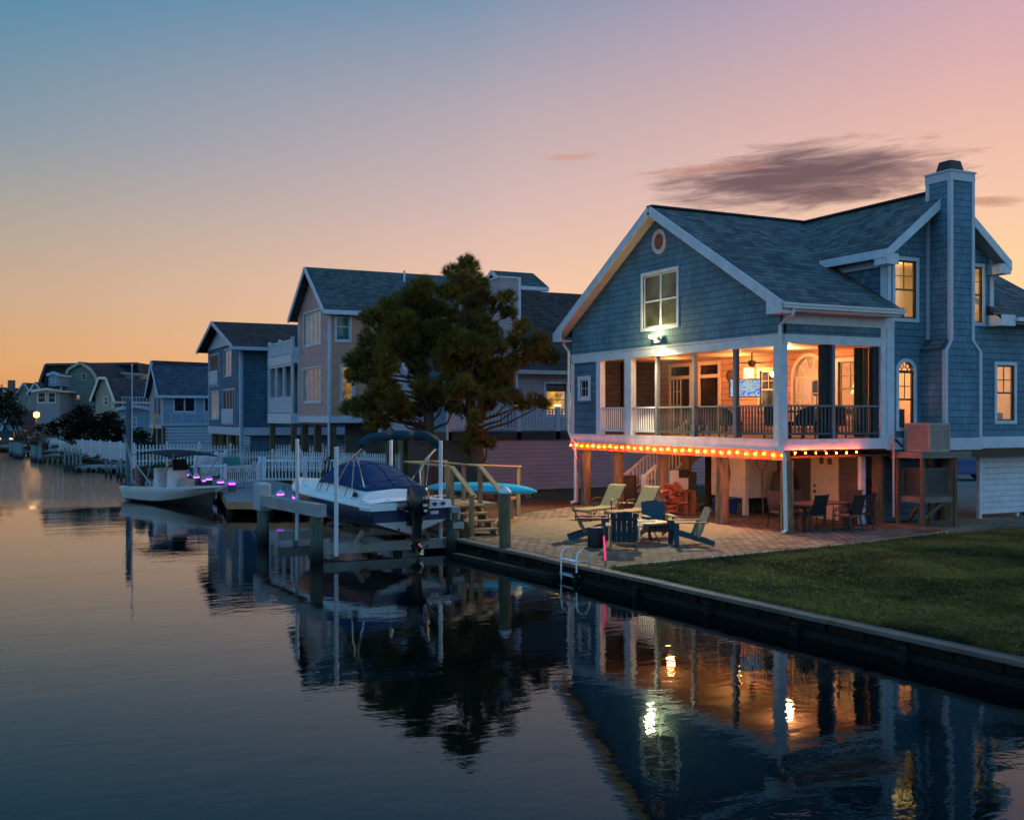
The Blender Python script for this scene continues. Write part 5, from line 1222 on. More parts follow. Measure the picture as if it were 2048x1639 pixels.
b = B().loft(hl, False).loft(mir(hl), False); b.add([hl[0][0], hl[0][2], (-hl[0][2][0], hl[0][2][1], hl[0][2][2]), (-hl[0][0][0], hl[0][0][1], hl[0][0][2])], [(0, 1, 2, 3)]); b.build('hull', HW2, b2, smooth=True)
B().loft(hb, False).build('hull_bottom', plain((.10, .09, .09, 1), .5), b2, smooth=True)
B().loft([[(-r[4][0], r[4][1], r[4][2]-.22), (r[4][0], r[4][1], r[4][2]-.22)] for r in hl], False).build('deck', HW2, b2)
yc = L2*.43; B().loft([rr(0, yc, .38, .32, .5), rr(0, yc, .36, .30, 1.25), rr(0, yc-.05, .3, .2, 1.35)]).build('console', HW2, b2, smooth=True); B().slab([(-.34, yc+.25, 1.3), (.34, yc+.25, 1.3), (.3, yc+.12, 1.72), (-.3, yc+.12, 1.72)], (0, .012, 0)).build('windshield', dark_glass((.02, .03, .03, 1), .6), b2)
B().loft([rr(0, yc-.95, .42, .25, .5), rr(0, yc-.95, .42, .25, .95), rr(0, yc-1.05, .40, .12, 1.35)]).build('helm_seat', plain((.60, .60, .62, 1), .5), b2, smooth=True)
B().box(-.2, .2, yc+.5, yc+.95, .5, .98).build('cooler_seat', plain((.45, .35, .32, 1), .6), b2, bevel=.04)
arc = [[(x*1.05, yc-2.0+k*.42, 1.93+.16*math.sin(math.pi*k/8)-.10*x*x) for x in (-1, -.5, 0, .5, 1)] for k in range(9)]
can = B().loft(arc, False); can.loft([[(x, y, z-.03) for x, y, z in r] for r in arc], False); can.build('canopy', plain((.006, .010, .016, 1), .85, .2), b2, smooth=True)
for s in (-1, 1): B().tube([(s*1.03, yc-1.85, 1.86), (s*1.0, yc-.3, .8)], .018, 6).tube([(s*1.03, yc+1.5, 1.95), (s*.95, yc+.2, .8)], .018, 6).tube([(s*1.03, yc, 2.08), (s*1.0, yc-.6, .8)], .018, 6).build('canopy_frame', SS, b2)
B().loft([rr(0, -.35, .2, .26, .75), rr(0, -.38, .21, .28, 1.2), rr(0, -.36, .15, .2, 1.36)]).loft([rr(0, -.33, .1, .15, .75), rr(0, -.33, .06, .12, .0)]).build('outboard', plain((.03, .03, .035, 1), .4), b2, smooth=True)
text('FL 2207', .13, BLK, b2, Matrix.Translation((1.15, .7, .62)) @ Matrix.Rotation(R(90), 4, 'Z') @ Matrix.Rotation(R(86), 4, 'X'))
for px, d, lb, ht in ((262, 44.5, 'twin slim fishing rods', 2.3),):
    rd = thing('fishing_rod', 'slim fishing rods standing at the stern of the white boat', 'fishing rod', tuple(D(px, d, .8)))
    for k in range(3):
        p = D(px+k*3, d, .8); B().tube([(p.x, p.y, .6), (p.x-.1*k, p.y, 1.8), (p.x-.25-.1*k, p.y+.1, 2.7)], [.018, .012, .005], 6).build('rod', plain((.4, .42, .45, 1)), rd)
# poles
v = D(264, 50); fp = thing('flagpole', 'tall thin white pole standing behind the white boat', 'pole', (v.x, v.y, .3)); B().cyl((v.x, v.y, .3), (v.x, v.y, H+103*50/F), .035, .022, 8).ball((v.x, v.y, H+104*50/F), .05).build('shaft', plain((.5, .52, .56, 1)), fp); B().cyl((v.x, v.y, .0), (v.x, v.y, .9), .09, .09, 8).build('base', plain((.12, .1, .09, 1)), fp)
v = D(257, 49); b = B().cyl((v.x, v.y, -.8), (v.x, v.y, H+35*49/F), .13, .12, 10); single(b, 'tall_piling', plain((.07, .11, .15, 1), .7, .3), 'tall blue grey piling beside the thin white pole', 'piling', smooth=True)
# ------------------------------------------------------------------ neighbouring houses (axis aligned ones, world coordinates)
def gable_house(name, label, x0, x1, y0, y1, zf, ze, zr, wm, rm, tm, yr=None, over=.45, fh=(), rh=(), cat='house', band=.35, side_m=None):
    """front gable faces -x at x0, ridge along x; fh / rh = window rects on the front (y,z) and on the side facing -y (x,z)"""
    t = thing(name, label, cat, (x0, y0, G)); yr = (y0+y1)/2 if yr is None else yr
    hw = max(yr-y0, y1-yr); sl = (zr-ze)/hw
    rz_ = lambda y: zr-sl*abs(y-yr)
    B().plate('x', x0, [(y0, zf), (y1, zf), (y1, rz_(y1)-.1), (yr, zr-.1), (y0, rz_(y0)-.1)], [hole(*q[:4], .09) for q in fh], .12).build('wall', wm, t)
    B().plate('y', y0, rect(x0+.12, x1, zf, rz_(y0)-.1), [hole(*q[:4], .09) for q in rh], .12).build('wall', side_m or wm, t)
    b = B().plate('x', x1, [(y0, zf), (y1, zf), (y1, rz_(y1)-.1), (yr, zr-.1), (y0, rz_(y0)-.1)], (), -.1).plate('y', y1, rect(x0+.15, x1-.15, zf, rz_(y1)-.12), (), -.1); b.build('wall', wm, t)
    B().box(x0+.1, x1-.1, y0+.1, y1-.1, zf-.1, zf).build('floor', plain((.05, .05, .05, 1)), t)
    a, c = y0-over, y1+over; b = B()
    b.slab([(x0-over, a, rz_(a)), (x1+over, a, rz_(a)), (x1+over, yr, zr), (x0-over, yr, zr)], (0, 0, -.12)); b.slab([(x0-over, yr, zr), (x1+over, yr, zr), (x1+over, c, rz_(c)), (x0-over, c, rz_(c))], (0, 0, -.12)); b.build('roof', rm, t)
    b = B(); b.bar((x0-over-.01, a, rz_(a)-.1), (x0-over-.01, yr, zr-.1), .05, .26); b.bar((x0-over-.01, c, rz_(c)-.1), (x0-over-.01, yr, zr-.1), .05, .26)
    b.box(x0-over-.02, x1+over, a-.04, a, rz_(a)-.24, rz_(a)-.02); b.box(x0-over, x1+over, a, y0, rz_(a)-.26, rz_(a)-.22); b.build('rake_board', tm, t)
    b = B().box(x0-.03, x0+.1, y0-.03, y0+.13, zf, rz_(y0)-.2).box(x0-.03, x0+.1, y1-.13, y1+.03, zf, rz_(y1)-.2); b.build('corner_board', tm, t)
    if band: B().box(x0-.04, x1, y0-.04, y0, zf-band, zf+.02).box(x0-.04, x0, y0, y1+.04, zf-band, zf+.02).build('frieze_board', tm, t)
    for q in fh: window(t, 'x', x0, *q[:4], tm, q[4], cas=.09, cols=q[5] if len(q) > 5 else 1, rail=q[6] if len(q) > 6 else True, grid=None, simple=True)
    for q in rh: window(t, 'y', y0, *q[:4], tm, q[4], cas=.09, cols=q[5] if len(q) > 5 else 1, rail=q[6] if len(q) > 6 else True, grid=None, simple=True)
    return t
DGL = dark_glass((.03, .05, .07, 1), .9, .05); PALEP = plain((.40, .40, .40, 1), .25, .3, 2.); AMB = lit_pane((1., .46, .06, 1), 1.15)  # PALEP: a pale sky reflection put into the pane colour
TAN = clap((.50, .28, .265, 1)); TANS = clap((.52, .27, .175, 1)); RG = roofing((.065, .085, .085, 1)); RDK = roofing((.055, .038, .038, 1))
TW = plain((.52, .56, .64, 1), .5, .12)
tan = gable_house('house', 'tan three storey house with a green grey roof behind the pine trees', 16.73, 27.5, 55.62, 61.83, 3.42, 9.45, 11.75, TAN, RG, TW, None, .5,
    fh=[(57.1, 60.7, 7.35, 9.35, PALEP, 4, False), (57.1, 60.8, 4.15, 6.2, plain((.30, .29, .28, 1), .2, .6, 1.5), 4, False)], rh=[(17.0, 17.95, 7.4, 9.05, dark_glass((.02, .12, .11, 1), .6)), (17.3, 18.15, 4.2, 6.2, lit_pane((.7, .4, .12, 1), .45))], side_m=TANS)  # lower front panes also carry a pale reflection in their colour
b = B().box(16.6, 16.86, 55.5, 55.75, 2.6, 3.06)
B().box(16.8, 27, 55.8, 61.6, 2.95, 3.1).build('underside', plain((.05, .045, .04, 1)), tan)
for x, y in ((17, 56), (17, 58.8), (17, 61.5), (20.5, 56), (24, 56), (20.5, 61), (24, 61)): B().box(x-.18, x+.18, y-.18, y+.18, G-.2, 2.98).build('piling', PILD, tan)
B().plate('x', 20.3, rect(56.2, 61.2, G, 2.95), (), .1).plate('y', 57.5, rect(18.2, 27, G, 2.95), [rect(20.8, 21.7, G+.05, 2.4)], .1).build('store_wall', plain((.16, .18, .17, 1), .8), tan)
B().cyl((21.5, 57, 11.0), (21.5, 57, 11.65), .06).build('vent_pipe', TW, tan); B().tube([(16.66, 55.5, 9.2), (16.66, 55.52, .5)], .06, 6).build('downspout', TW, tan)
# its two level porch
B().box(16.3, 18.5, 61.9, 67.6, 3.0, 3.6).build('porch_floor', TW, tan); B().box(16.3, 18.5, 61.9, 67.6, 6.55, 7.05).build('balcony_floor', TW, tan)
for y in (62.05, 63.9, 65.75, 67.5): B().box(16.35, 16.5, y-.08, y+.08, 3.6, 6.6).build('porch_post', TW, tan)
B().box(16.4, 16.44, 61.95, 67.5, 3.65, 4.6).box(16.4, 16.44, 61.95, 67.5, 7.15, 7.85).box(16.3, 18.5, 67.5, 67.56, 3.6, 7.85).build('porch_panel', plain((.42, .47, .55, 1), .6), tan)
B().box(16.36, 16.48, 61.9, 67.6, 7.85, 7.95).box(16.36, 16.48, 61.9, 67.6, 6.4, 6.56).build('rail', TW, tan)
for y in (61.95, 64.9, 67.5): B().box(16.33, 16.5, y-.09, y+.09, 7.05, 8.1).build('porch_post', TW, tan)
B().box(18.4, 18.5, 61.9, 67.5, 3.6, 6.55).build('porch_wall', plain((.10, .11, .13, 1)), tan)
for y in (62.2, 67.3): B().box(16.4, 16.7, y-.15, y+.15, G-.2, 3.0).build('piling', PILD, tan)
# rear dormer house rising behind the tan roof
gable_house('house', 'pale gabled house showing its peak and chimney between the pines and the brown roof', 29.5, 31.8, 59.9, 63.5, 3.3, 11.75, 12.7, TANS, RG, TW, None, .35)
MAUVE = clap((.60, .29, .29, 1), .17); MAUVE2 = clap((.42, .30, .32, 1), .13)
mv = thing('house', 'mauve house with a brown roof, amber window and railed deck over the garage', 'house', (17, 39.94, G))
B().plate('y', 39.94, rect(18.4, 30, G, 2.42), (), .12).build('garage_wall', MAUVE, mv)
B().plate('y', 39.90, rect(16.95, 30, 2.42, 2.78), (), .1).plate('x', 16.95, rect(39.98, 48, 2.42, 2.78), (), .1).build('deck_rim', plain((.05, .04, .045, 1)), mv)
B().box(17.0, 30, 40.0, 43.4, 2.68, 2.8).build('deck', wood((.25, .23, .22, 1), axis=0), mv)
B().plate('x', 18.3, rect(40.1, 48, G, 2.42), (), .1).build('garage_wall', plain((.03, .03, .032, 1)), mv)
def rail_run(parent, p, q, z0, h, m, pitch=.15, lattice=False):
    p, q = Vector((*p, 0)), Vector((*q, 0)); d = (q-p); ln_ = d.length; d /= ln_; b = B()
    b.bar((p.x, p.y, z0+h), (q.x, q.y, z0+h), .1, .06); b.bar((p.x, p.y, z0+.1), (q.x, q.y, z0+.1), .05, .07)
    n = int(ln_/pitch)
    for k in range(n):
        c = p+d*(k+.5)*ln_/n; b.bar((c.x, c.y, z0+.1), (c.x, c.y, z0+h), .05, .05, (d.x, d.y, 0))
    if lattice:
        for k in range(1, 7): b.bar((p.x, p.y+.03, z0+.1+k*(h-.1)/7), (q.x, q.y+.03, z0+.1+k*(h-.1)/7), .03, .035)
    b.build('railing', m, parent)
MW = plain((.62, .56, .62, 1), .5, .1)
rail_run(mv, (18.5, 39.98), (20.15, 39.98), 2.8, .9, MW); rail_run(mv, (20.15, 39.98), (22.0, 39.98), 2.8, .9, MW, .15, True); rail_run(mv, (22.0, 39.98), (26, 39.98), 2.8, .9, MW, .15, True); rail_run(mv, (18.5, 40.0), (18.5, 43.4), 2.8, .9, MW); rail_run(mv, (17.0, 39.98), (18.5, 39.98), 2.8, .9, MW)
for i, x in enumerate((17.0, 18.5, 20.15, 22.0)):
    pp = B().box(x-.09, x+.09, 39.9, 40.06, 2.45, 3.82).build('railing_post', MW, mv)
    if i > 1: B().box(x-.11, x+.11, 39.88, 40.08, 3.83, 3.9).build('post_cap_light', emit((1., .85, .5, 1), 2.2), mv)
B().plate('y', 43.44, rect(21.9, 30, 2.8, 5.5), [hole(23.2, 24.45, 3.35, 5.0, .09), hole(24.47, 25.7, 3.35, 5.0, .09)], .12).build('wall', MAUVE2, mv)
for u0, u1 in ((23.2, 24.45), (24.47, 25.7)): window(mv, 'y', 43.44, u0, u1, 3.35, 5.0, MW, AMB, cas=.09, grid=None, simple=True)
for u0, u1 in ((23.3, 24.36), (24.56, 25.6)): B().box(u0, u1, 43.47, 43.49, 4.55, 4.93).build('window_shade', plain((.12, .07, .05, 1)), mv)
B().plate('x', 21.9, rect(43.6, 53, 2.8, 5.5), (), .1).build('wall', MAUVE2, mv)
b = B().slab([(21.6, 43.0, 5.5), (31, 43.0, 5.5), (31, 49, 9.85), (21.6, 49, 9.85)], (0, 0, -.12)).slab([(21.6, 49, 9.85), (31, 49, 9.85), (31, 55, 5.5), (21.6, 55, 5.5)], (0, 0, -.12)); b.build('roof', RDK, mv)
B().box(21.5, 31, 42.9, 43.0, 5.32, 5.5).build('gutter', plain((.45, .36, .33, 1)), mv); B().tube([(21.75, 43.3, 5.3), (21.75, 43.35, 2.8)], .05, 6).build('downspout', MW, mv)
B().plate('x', 21.75, [(43.4, 5.4), (54.6, 5.4), (49, 9.7)], (), .1).build('gable_wall', MAUVE2, mv)
chm = B().box(21.2, 22.2, 43.9, 45.4, 2.8, 9.7).build('chimney', MAUVE2, mv); B().box(22.1, 22.23, 43.86, 43.9, 2.8, 9.7).box(21.15, 22.25, 43.85, 45.45, 9.7, 9.78).build('chimney_trim', MW, chm)
# its white wing behind the pines
wing = gable_house('house', 'white sided wing with a dark carport seen behind the pine trunks', 18.6, 23.5, 47.5, 53.0, 2.62, 5.3, 7.0, clap((.30, .34, .42, 1), .15), RG, TW, None, .3, rh=[(20.1, 21.2, 3.2, 4.7, lit_pane((.5, .38, .3, 1), .35), 2), (21.9, 22.9, 3.2, 4.7, lit_pane((.8, .4, .3, 1), .4))])
for x, y in ((18.9, 47.8), (21, 47.8), (18.9, 50), (18.9, 52.2)): B().box(x-.15, x+.15, y-.15, y+.15, G-.2, 2.3).build('piling', PILD, wing)
B().plate('y', 48.5, rect(19, 23.4, G, 2.4), (), .1).build('store_wall', plain((.36, .38, .42, 1), .7), wing)
tp_ = thing('outdoor_table', 'turquoise table and chairs group standing on the mauve house deck', 'table', (19.2, 41.8, 2.8)); B().box(18.8, 20.6, 41.4, 42.2, 3.5, 3.56).build('tabletop', plain((.03, .22, .28, 1)), tp_)
for x in (18.95, 20.4):
    for y in (41.5, 42.1): B().box(x-.04, x+.04, y-.04, y+.04, 2.8, 3.5).build('leg', plain((.03, .2, .26, 1)), tp_)
um = thing('parasol', 'closed blue parasol on the mauve house deck behind the pines', 'parasol', (19.7, 41.8, 2.8)); B().cyl((19.7, 41.8, 2.8), (19.7, 41.8, 5.0), .03).build('pole', plain((.3, .3, .3, 1)), um); B().lathe((19.7, 41.8, 3.7), [(.05, 0), (.28, .15), (.14, .9), (.02, 1.25)], 10).build('canopy', plain((.03, .07, .12, 1), .9), um)
# blue three storey house
BL3 = shingles((.075, .145, .225, 1), .22, .5, .12); WH = plain((.36, .46, .58, 1), .55, .12)
b3 = gable_house('house', 'blue three storey house on piles with a pale gable, left of the tan house', 15.34, 25, 70.7, 82.0, 2.68, 8.2, 10.1, BL3, RDK, WH, 76.9, .75, band=.5,
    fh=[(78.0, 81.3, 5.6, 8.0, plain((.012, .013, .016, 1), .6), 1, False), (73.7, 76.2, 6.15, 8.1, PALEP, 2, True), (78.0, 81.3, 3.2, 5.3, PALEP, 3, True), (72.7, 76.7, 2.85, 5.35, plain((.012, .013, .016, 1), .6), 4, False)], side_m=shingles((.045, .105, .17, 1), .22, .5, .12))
B().plate('x', 15.25, [(71.5, 8.3), (82.2, 8.3), (76.9, 9.95)], (), .06).build('gable_panel', WH, b3); B().box(15.22, 15.26, 78.1, 81.2, 5.75, 6.75).build('balcony_panel', WH, b3); B().box(15.22, 15.26, 72.8, 76.6, 2.95, 3.95).build('balcony_panel', WH, b3)
B().plate('y', 71.0, rect(16.0, 25, G, 2.2), (), .1).build('store_wall', BL3, b3); B().tube([(15.2, 70.5, 8.0), (15.25, 70.55, .5)], .08, 6).build('downspout', WH, b3); B().box(15.3, 15.55, 70.65, 70.95, G, 2.2).build('corner_board', WH, b3)
for y in (72.8, 75.5, 78.6, 81.2): B().cyl((15.7, y, G-.2), (15.7, y, 2.2), .3, .28, 10).build('piling', PILD, b3)
B().box(15.5, 24, 71.2, 81.8, 2.1, 2.2).build('underside', plain((.03, .03, .035, 1)), b3)
# grey house with the dark screened porch
G4 = clap((.19, .27, .36, 1), .2); R4 = roofing((.045, .062, .088, 1))
h4 = gable_house('house', 'slate roofed house with a dark screened porch above a slatted deck base', 13.7, 24, 93.7, 100.7, 2.75, 5.5, 7.85, G4, R4, WH, None, .4,
    fh=[(94.2, 95.9, 3.4, 5.2, plain((.012, .014, .018, 1), .6), 1, False), (96.3, 98.0, 3.4, 5.2, plain((.012, .014, .018, 1), .6), 1, False)],
    rh=[(14.6, 16.5, 3.75, 5.2, dark_glass((.012, .016, .022, 1), .4, .2), 2, False), (17.1, 19.0, 3.75, 5.2, dark_glass((.012, .016, .022, 1), .4, .2), 2, False), (19.5, 21.2, 3.0, 5.2, dark_glass((.012, .016, .022, 1), .4, .2), 2, False)])
b = B()
for k in range(8): b.box(13.6, 22, 91.2, 91.25, .5+k*.27, .66+k*.27)
b.build('deck_skirt', WH, h4); B().box(13.5, 22, 91.2, 93.6, 2.62, 2.72).build('deck', G4, h4); rail_run(h4, (13.6, 91.2), (21.8, 91.2), 2.72, .95, WH, .9)
b = B().bar(tuple(D(302, 93, None, 882)), tuple(D(313, 91, None, 826)), .08, .24); b.build('stair_rail', plain((.85, .36, .07, 1)), h4)  # the orange light falling on the rail is put into its colour
for x, y in ((14, 94), (14, 97.2), (14, 100.4), (18, 94)): B().box(x-.15, x+.15, y-.15, y+.15, G-.2, 2.65).build('piling', PILD, h4)

# ------------------------------------------------------------------ far houses, turned towards the bend of the canal (local coordinates)
RZ = math.atan2(C_, S_)
RMAN = roofing((.028, .034, .044, 1))
def far_house(label, pxL, pxR, d, ze, zr, depth, wm, rm, tm, zf=G, turn=0., wins=(), profile=None, over=.4, swins=()):
    r0 = D(pxR, d); t = thing('house', label, 'house', (r0.x, r0.y, 0), RZ+R(turn), world=False); w = (pxR-pxL)*d/F
    prof = profile(w) if profile else [(0, ze), (w/2, zr), (w, ze)]
    B().plate('x', 0, [(0, zf), (w, zf)]+prof[::-1], [hole(a*w, b_*w, c, e, .08) for a, b_, c, e, m in wins], .12).build('wall', wm, t)
    B().plate('y', 0, rect(.12, depth, zf, prof[0][1]), (), .1).plate('y', w, rect(.12, depth, zf, prof[-1][1]), (), -.1).plate('x', depth, [(0, zf), (w, zf)]+prof[::-1], (), -.1).build('wall', wm, t)
    b = B(); k = B()
    pr2 = list(prof); s0 = (prof[1][1]-prof[0][1])/(prof[1][0]-prof[0][0]); s1 = (prof[-2][1]-prof[-1][1])/(prof[-1][0]-prof[-2][0])
    pr2[0] = (-over, prof[0][1]-over*s0); pr2[-1] = (w+over, prof[-1][1]-over*s1)
    for (ya, za), (yb, zb) in zip(pr2, pr2[1:]):
        b.slab([(-over, ya, za+.1), (depth, ya, za+.1), (depth, yb, zb+.1), (-over, yb, zb+.1)], (0, 0, -.14)); k.bar((-over-.02, ya, za), (-over-.02, yb, zb), .05, .3)
    k.box(-over, depth, -over-.05, -over, pr2[0][1]-.15, pr2[0][1]+.08)
    b.build('roof', rm, t); k.build('rake_board', tm, t)
    for a, b_, c, e, m in wins: window(t, 'x', 0, a*w, b_*w, c, e, tm, m, cas=.08, grid=None, simple=True, rail='plain' not in m.name and 'painted' not in m.name)
    for a, b_, c, e, m in swins: B().plate('y', -.03, rect(a, b_, c, e), (), .03).build('window', tm, t) and B().plate('y', -.045, rect(a+.12, b_-.12, c+.12, e-.12), (), .012).build('pane', m, t)
    return t
SAGE = clap((.155, .185, .165, 1), .25); CRM = clap((.30, .30, .25, 1), .25); PK = clap((.25, .20, .20, 1), .25); SKY_ = clap((.16, .25, .34, 1), .22); RD2 = roofing((.03, .038, .05, 1))
LITO = lit_pane((1., .5, .2, 1), .7)
def gz(py, d): return H+(HY-py)*d/F
d = 118
far_house('grey blue gabled house directly behind the slate roofed porch house', 286, 318, 108, gz(770, 108), gz(722, 108), 13, SKY_, RD2, WH, turn=-42, wins=((.25, .42, gz(800, 108), gz(772, 108), DGL),))
far_house('sage green house with a curved gambrel gable and a small square window', 121, 200, 124, gz(790, 124), gz(726, 124), 9, SAGE, RD2, CREAM if False else plain((.40, .36, .30, 1)), turn=-6,
    wins=((.36, .50, gz(760, 124), gz(746, 124), DGL), (.52, .64, gz(800, 124), gz(788, 124), LITO), (.80, .92, gz(800, 124), gz(788, 124), LITO)),
    profile=lambda w: [(0, gz(778, 124)), (w*.08, gz(752, 124)), (w*.2, gz(739, 124)), (w*.48, gz(725, 124)), (w*.80, gz(738, 124)), (w*.88, gz(757, 124)), (w, gz(780, 124))])
far_house('long dark roofed block behind the gambrel house', 88, 284, 134, gz(746, 134), gz(727, 134), 8, RMAN, RD2, plain((.05, .06, .07, 1)), turn=0, profile=lambda w: [(0, gz(748, 134)), (w*.03, gz(727, 134)), (w*.97, gz(729, 134)), (w, gz(746, 134))])
far_house('cream upper storey under the long dark roof, right of the gambrel gable', 203, 284, 131, gz(749, 131), gz(746, 131), 2, CRM, RD2, CRM, wins=((.05, .22, gz(764, 131), gz(752, 131), DGL),), over=.3)
far_house('small blue dormer with one window on the dark mansard roof', 97, 118, 119.5, gz(749, 119.5), gz(745, 119.5), 3, SKY_, RD2, WH, zf=gz(772, 119.5), wins=((.28, .75, gz(766, 119.5), gz(752, 119.5), DGL),), over=.15)
far_house('house porch with two dark screens left of the gambrel gable', 72, 120, 121, gz(781, 121), gz(778, 121), 7, plain((.30, .27, .28, 1)), RD2, CREAM, turn=0, wins=((.17, .52, gz(806, 121), gz(783, 121), dark_glass((.012, .015, .012, 1), .3, .3)), (.58, .95, gz(806, 121), gz(783, 121), dark_glass((.012, .015, .012, 1), .3, .3))))
far_house('cream cottage with a clipped gable and a dark double window', 172, 230, 114, gz(788, 114), gz(755, 114), 9, CRM, roofing((.06, .06, .07, 1)), CREAM, turn=-30, wins=((.36, .58, gz(811, 114), gz(791, 114), dark_glass((.01, .035, .045, 1), .5)), (.06, .16, gz(815, 114), gz(797, 114), DGL)),
    profile=lambda w: [(0, gz(790, 114)), (w*.32, gz(756, 114)), (w*.68, gz(755, 114)), (w, gz(788, 114))])
far_house('pale blue house with a white balustraded deck beside the cream cottage', 236, 306, 104, gz(818, 104), gz(812, 104), 5, SKY_, RD2, WH, wins=((.45, .66, gz(855, 104), gz(832, 104), DGL), (.68, .92, gz(855, 104), gz(832, 104), DGL)), over=.2)
dk_ = thing('deck_railing', 'white balustrade on the upper deck beside the cream cottage', 'railing', tuple(D(270, 103, gz(815, 103))))
p, q = D(242, 103), D(303, 103); rail_run(dk_, (p.x, p.y), (q.x, q.y), gz(815, 103), gz(794, 103)-gz(815, 103), WH, .3)
for pl, pr_, d_, ye, yr_, m, lb in ((60, 84, 180, 782, 765, PK, 'small far house with a pinkish gable at the canal bend'), (36, 62, 190, 784, 766, CRM, 'far dark roofed house next to the small chimney'), (-30, 34, 200, 800, 775, SAGE, 'low far house at the left edge behind the dark tree'), (10, 40, 150, 850, 822, SKY_, 'small white shed house under the left dark tree')):
    far_house(lb, pl, pr_, d_, gz(ye, d_), gz(yr_, d_), 8, m, RD2, WH, wins=((.2, .45, gz(ye+22, d_), gz(ye+8, d_), DGL),))
v = D(23, 188); B_ = B().box(v.x-.6, v.x+.6, v.y-.5, v.y+.5, 3, gz(760, 188)); single(B_, 'chimney_stack', plain((.14, .09, .07, 1)), 'square brown chimney against the orange sky at the far left', 'chimney')

# ------------------------------------------------------------------ trees and shrubs
def leafmat(c1, c2, c3, name='foliage'):
    t = NT(name); p = t.pos(); n = t.noise(p, 1.6, 4, .6); n2 = t.noise(p, 9., 3, .6)
    col = t.mix(t.ramp(n, [(.38, 0.), (.64, 1.)]), c1, c2); col = t.mix(t.ramp(n2, [(.52, 0.), (.72, .8)]), col, c3)
    d = t.n('ShaderNodeBsdfDiffuse'); t.l(col, d.inputs[0]); tr = t.n('ShaderNodeBsdfTranslucent'); t.l(col, tr.inputs[0])
    m = t.n('ShaderNodeMixShader'); m.inputs[0].default_value = .3; t.l(d.outputs[0], m.inputs[1]); t.l(tr.outputs[0], m.inputs[2]); t.l(m.outputs[0], t.out.inputs[0]); return t.m
NEED = leafmat((.070, .076, .022, 1), (.22, .168, .036, 1), (.36, .22, .056, 1), 'pine_needles')
BARK = wood((.075, .055, .040, 1))
def pine(label, base, top, clumps, d0, zx, zy, zs, seed, lean):
    rng = random.Random(seed); t = thing('pine_tree', label, 'tree', tuple(base)); base = Vector(base); top = Vector(top)
    path = []
    for i in range(11):
        f = i/10; p = base.lerp(top, f); p.x += lean[0]*math.sin(f*3.1)+rng.uniform(-.04, .04); p.y += lean[1]*math.sin(f*2.6); path.append(p)
    tr = B().tube(path, [.27*(1-.93*i/10)+.012+(.08 if i == 0 else 0) for i in range(11)], 9)
    vs = []; fs = []
    for (cx, cy, cr) in clumps:
        dd = d0+rng.uniform(-1.1, 1.1); c = D(zx+cx*zs, dd, None, zy+cy*zs); r = cr*zs*dd/F*1.02
        # limb from the trunk, rising outwards
        f = min(.97, max(.12, (c.z-base.z)/(top.z-base.z)-.10-.04*rng.random())); i = f*10; a = path[int(i)].lerp(path[min(10, int(i)+1)], i-int(i))
        mid = a.lerp(c, .5)+Vector((rng.uniform(-.2, .2), rng.uniform(-.2, .2), -.12+rng.uniform(-.1, .1)))
        end = c+Vector((0, 0, r*.2)); r0 = .035+.02*(1-f); tr.tube([a, a.lerp(mid, .5)+Vector((0, 0, .05)), mid, mid.lerp(end, .6), end], [r0*1.3, r0, r0*.8, r0*.5, .008], 5)
        n = int(18+125*(r/.5)**2)
        for k in range(n):
            u = Vector((rng.gauss(0, 1), rng.gauss(0, 1), rng.gauss(0, 1))).normalized(); p = c+Vector((u.x, u.y, u.z*.82))*r*(.25+.90*rng.random()**.7)
            if rng.random() < .3:
                tr.tube([c.lerp(p, .2), p], [.012, .006], 3)
            ax = (u*.8+Vector((0, 0, .8))+Vector((rng.uniform(-.4, .4), rng.uniform(-.4, .4), 0))).normalized(); s1 = ax.orthogonal().normalized(); s2 = ax.cross(s1); ph = rng.uniform(0, 6.28)
            for m in range(13):
                an = ph+m*2.4; sp_ = .35+.75*(m/13); dr = (ax+(s1*math.cos(an)+s2*math.sin(an))*sp_).normalized(); ln_ = rng.uniform(.17, .30); w = (dr.cross(Vector((rng.uniform(-1, 1), rng.uniform(-1, 1), rng.uniform(-1, 1))))).normalized()*.014
                o = p+ax*.05*rng.uniform(-1, 1); j = len(vs); vs += [o-w, o+w, o+dr*ln_]; fs.append((j, j+1, j+2))
    tr.build('trunk', BARK, t, smooth=True); b = B(); b.v = vs; b.f = fs; b.build('crown', NEED, t); return t
LP = [(440,185,55),(385,240,62),(480,255,62),(310,250,44),(255,300,45),(335,330,68),(430,340,70),(540,290,62),(225,400,52),(300,430,64),(150,500,40),(200,480,50),(395,460,60),(250,560,58),(165,560,44),(300,610,44),(500,420,66),(560,500,62),(250,680,60),(325,670,58),(190,700,50),(130,705,36),(230,765,42),(365,690,36),(530,610,40),(440,540,44),(215,310,34),(590,380,50),(280,770,36),(470,150,30),(370,390,60),(300,520,56),(450,620,46),(270,620,50),(360,320,56),(520,360,56),(440,715,36),(500,690,38),(385,740,36),(560,660,42),(600,705,32),(470,650,40),(330,730,40)]
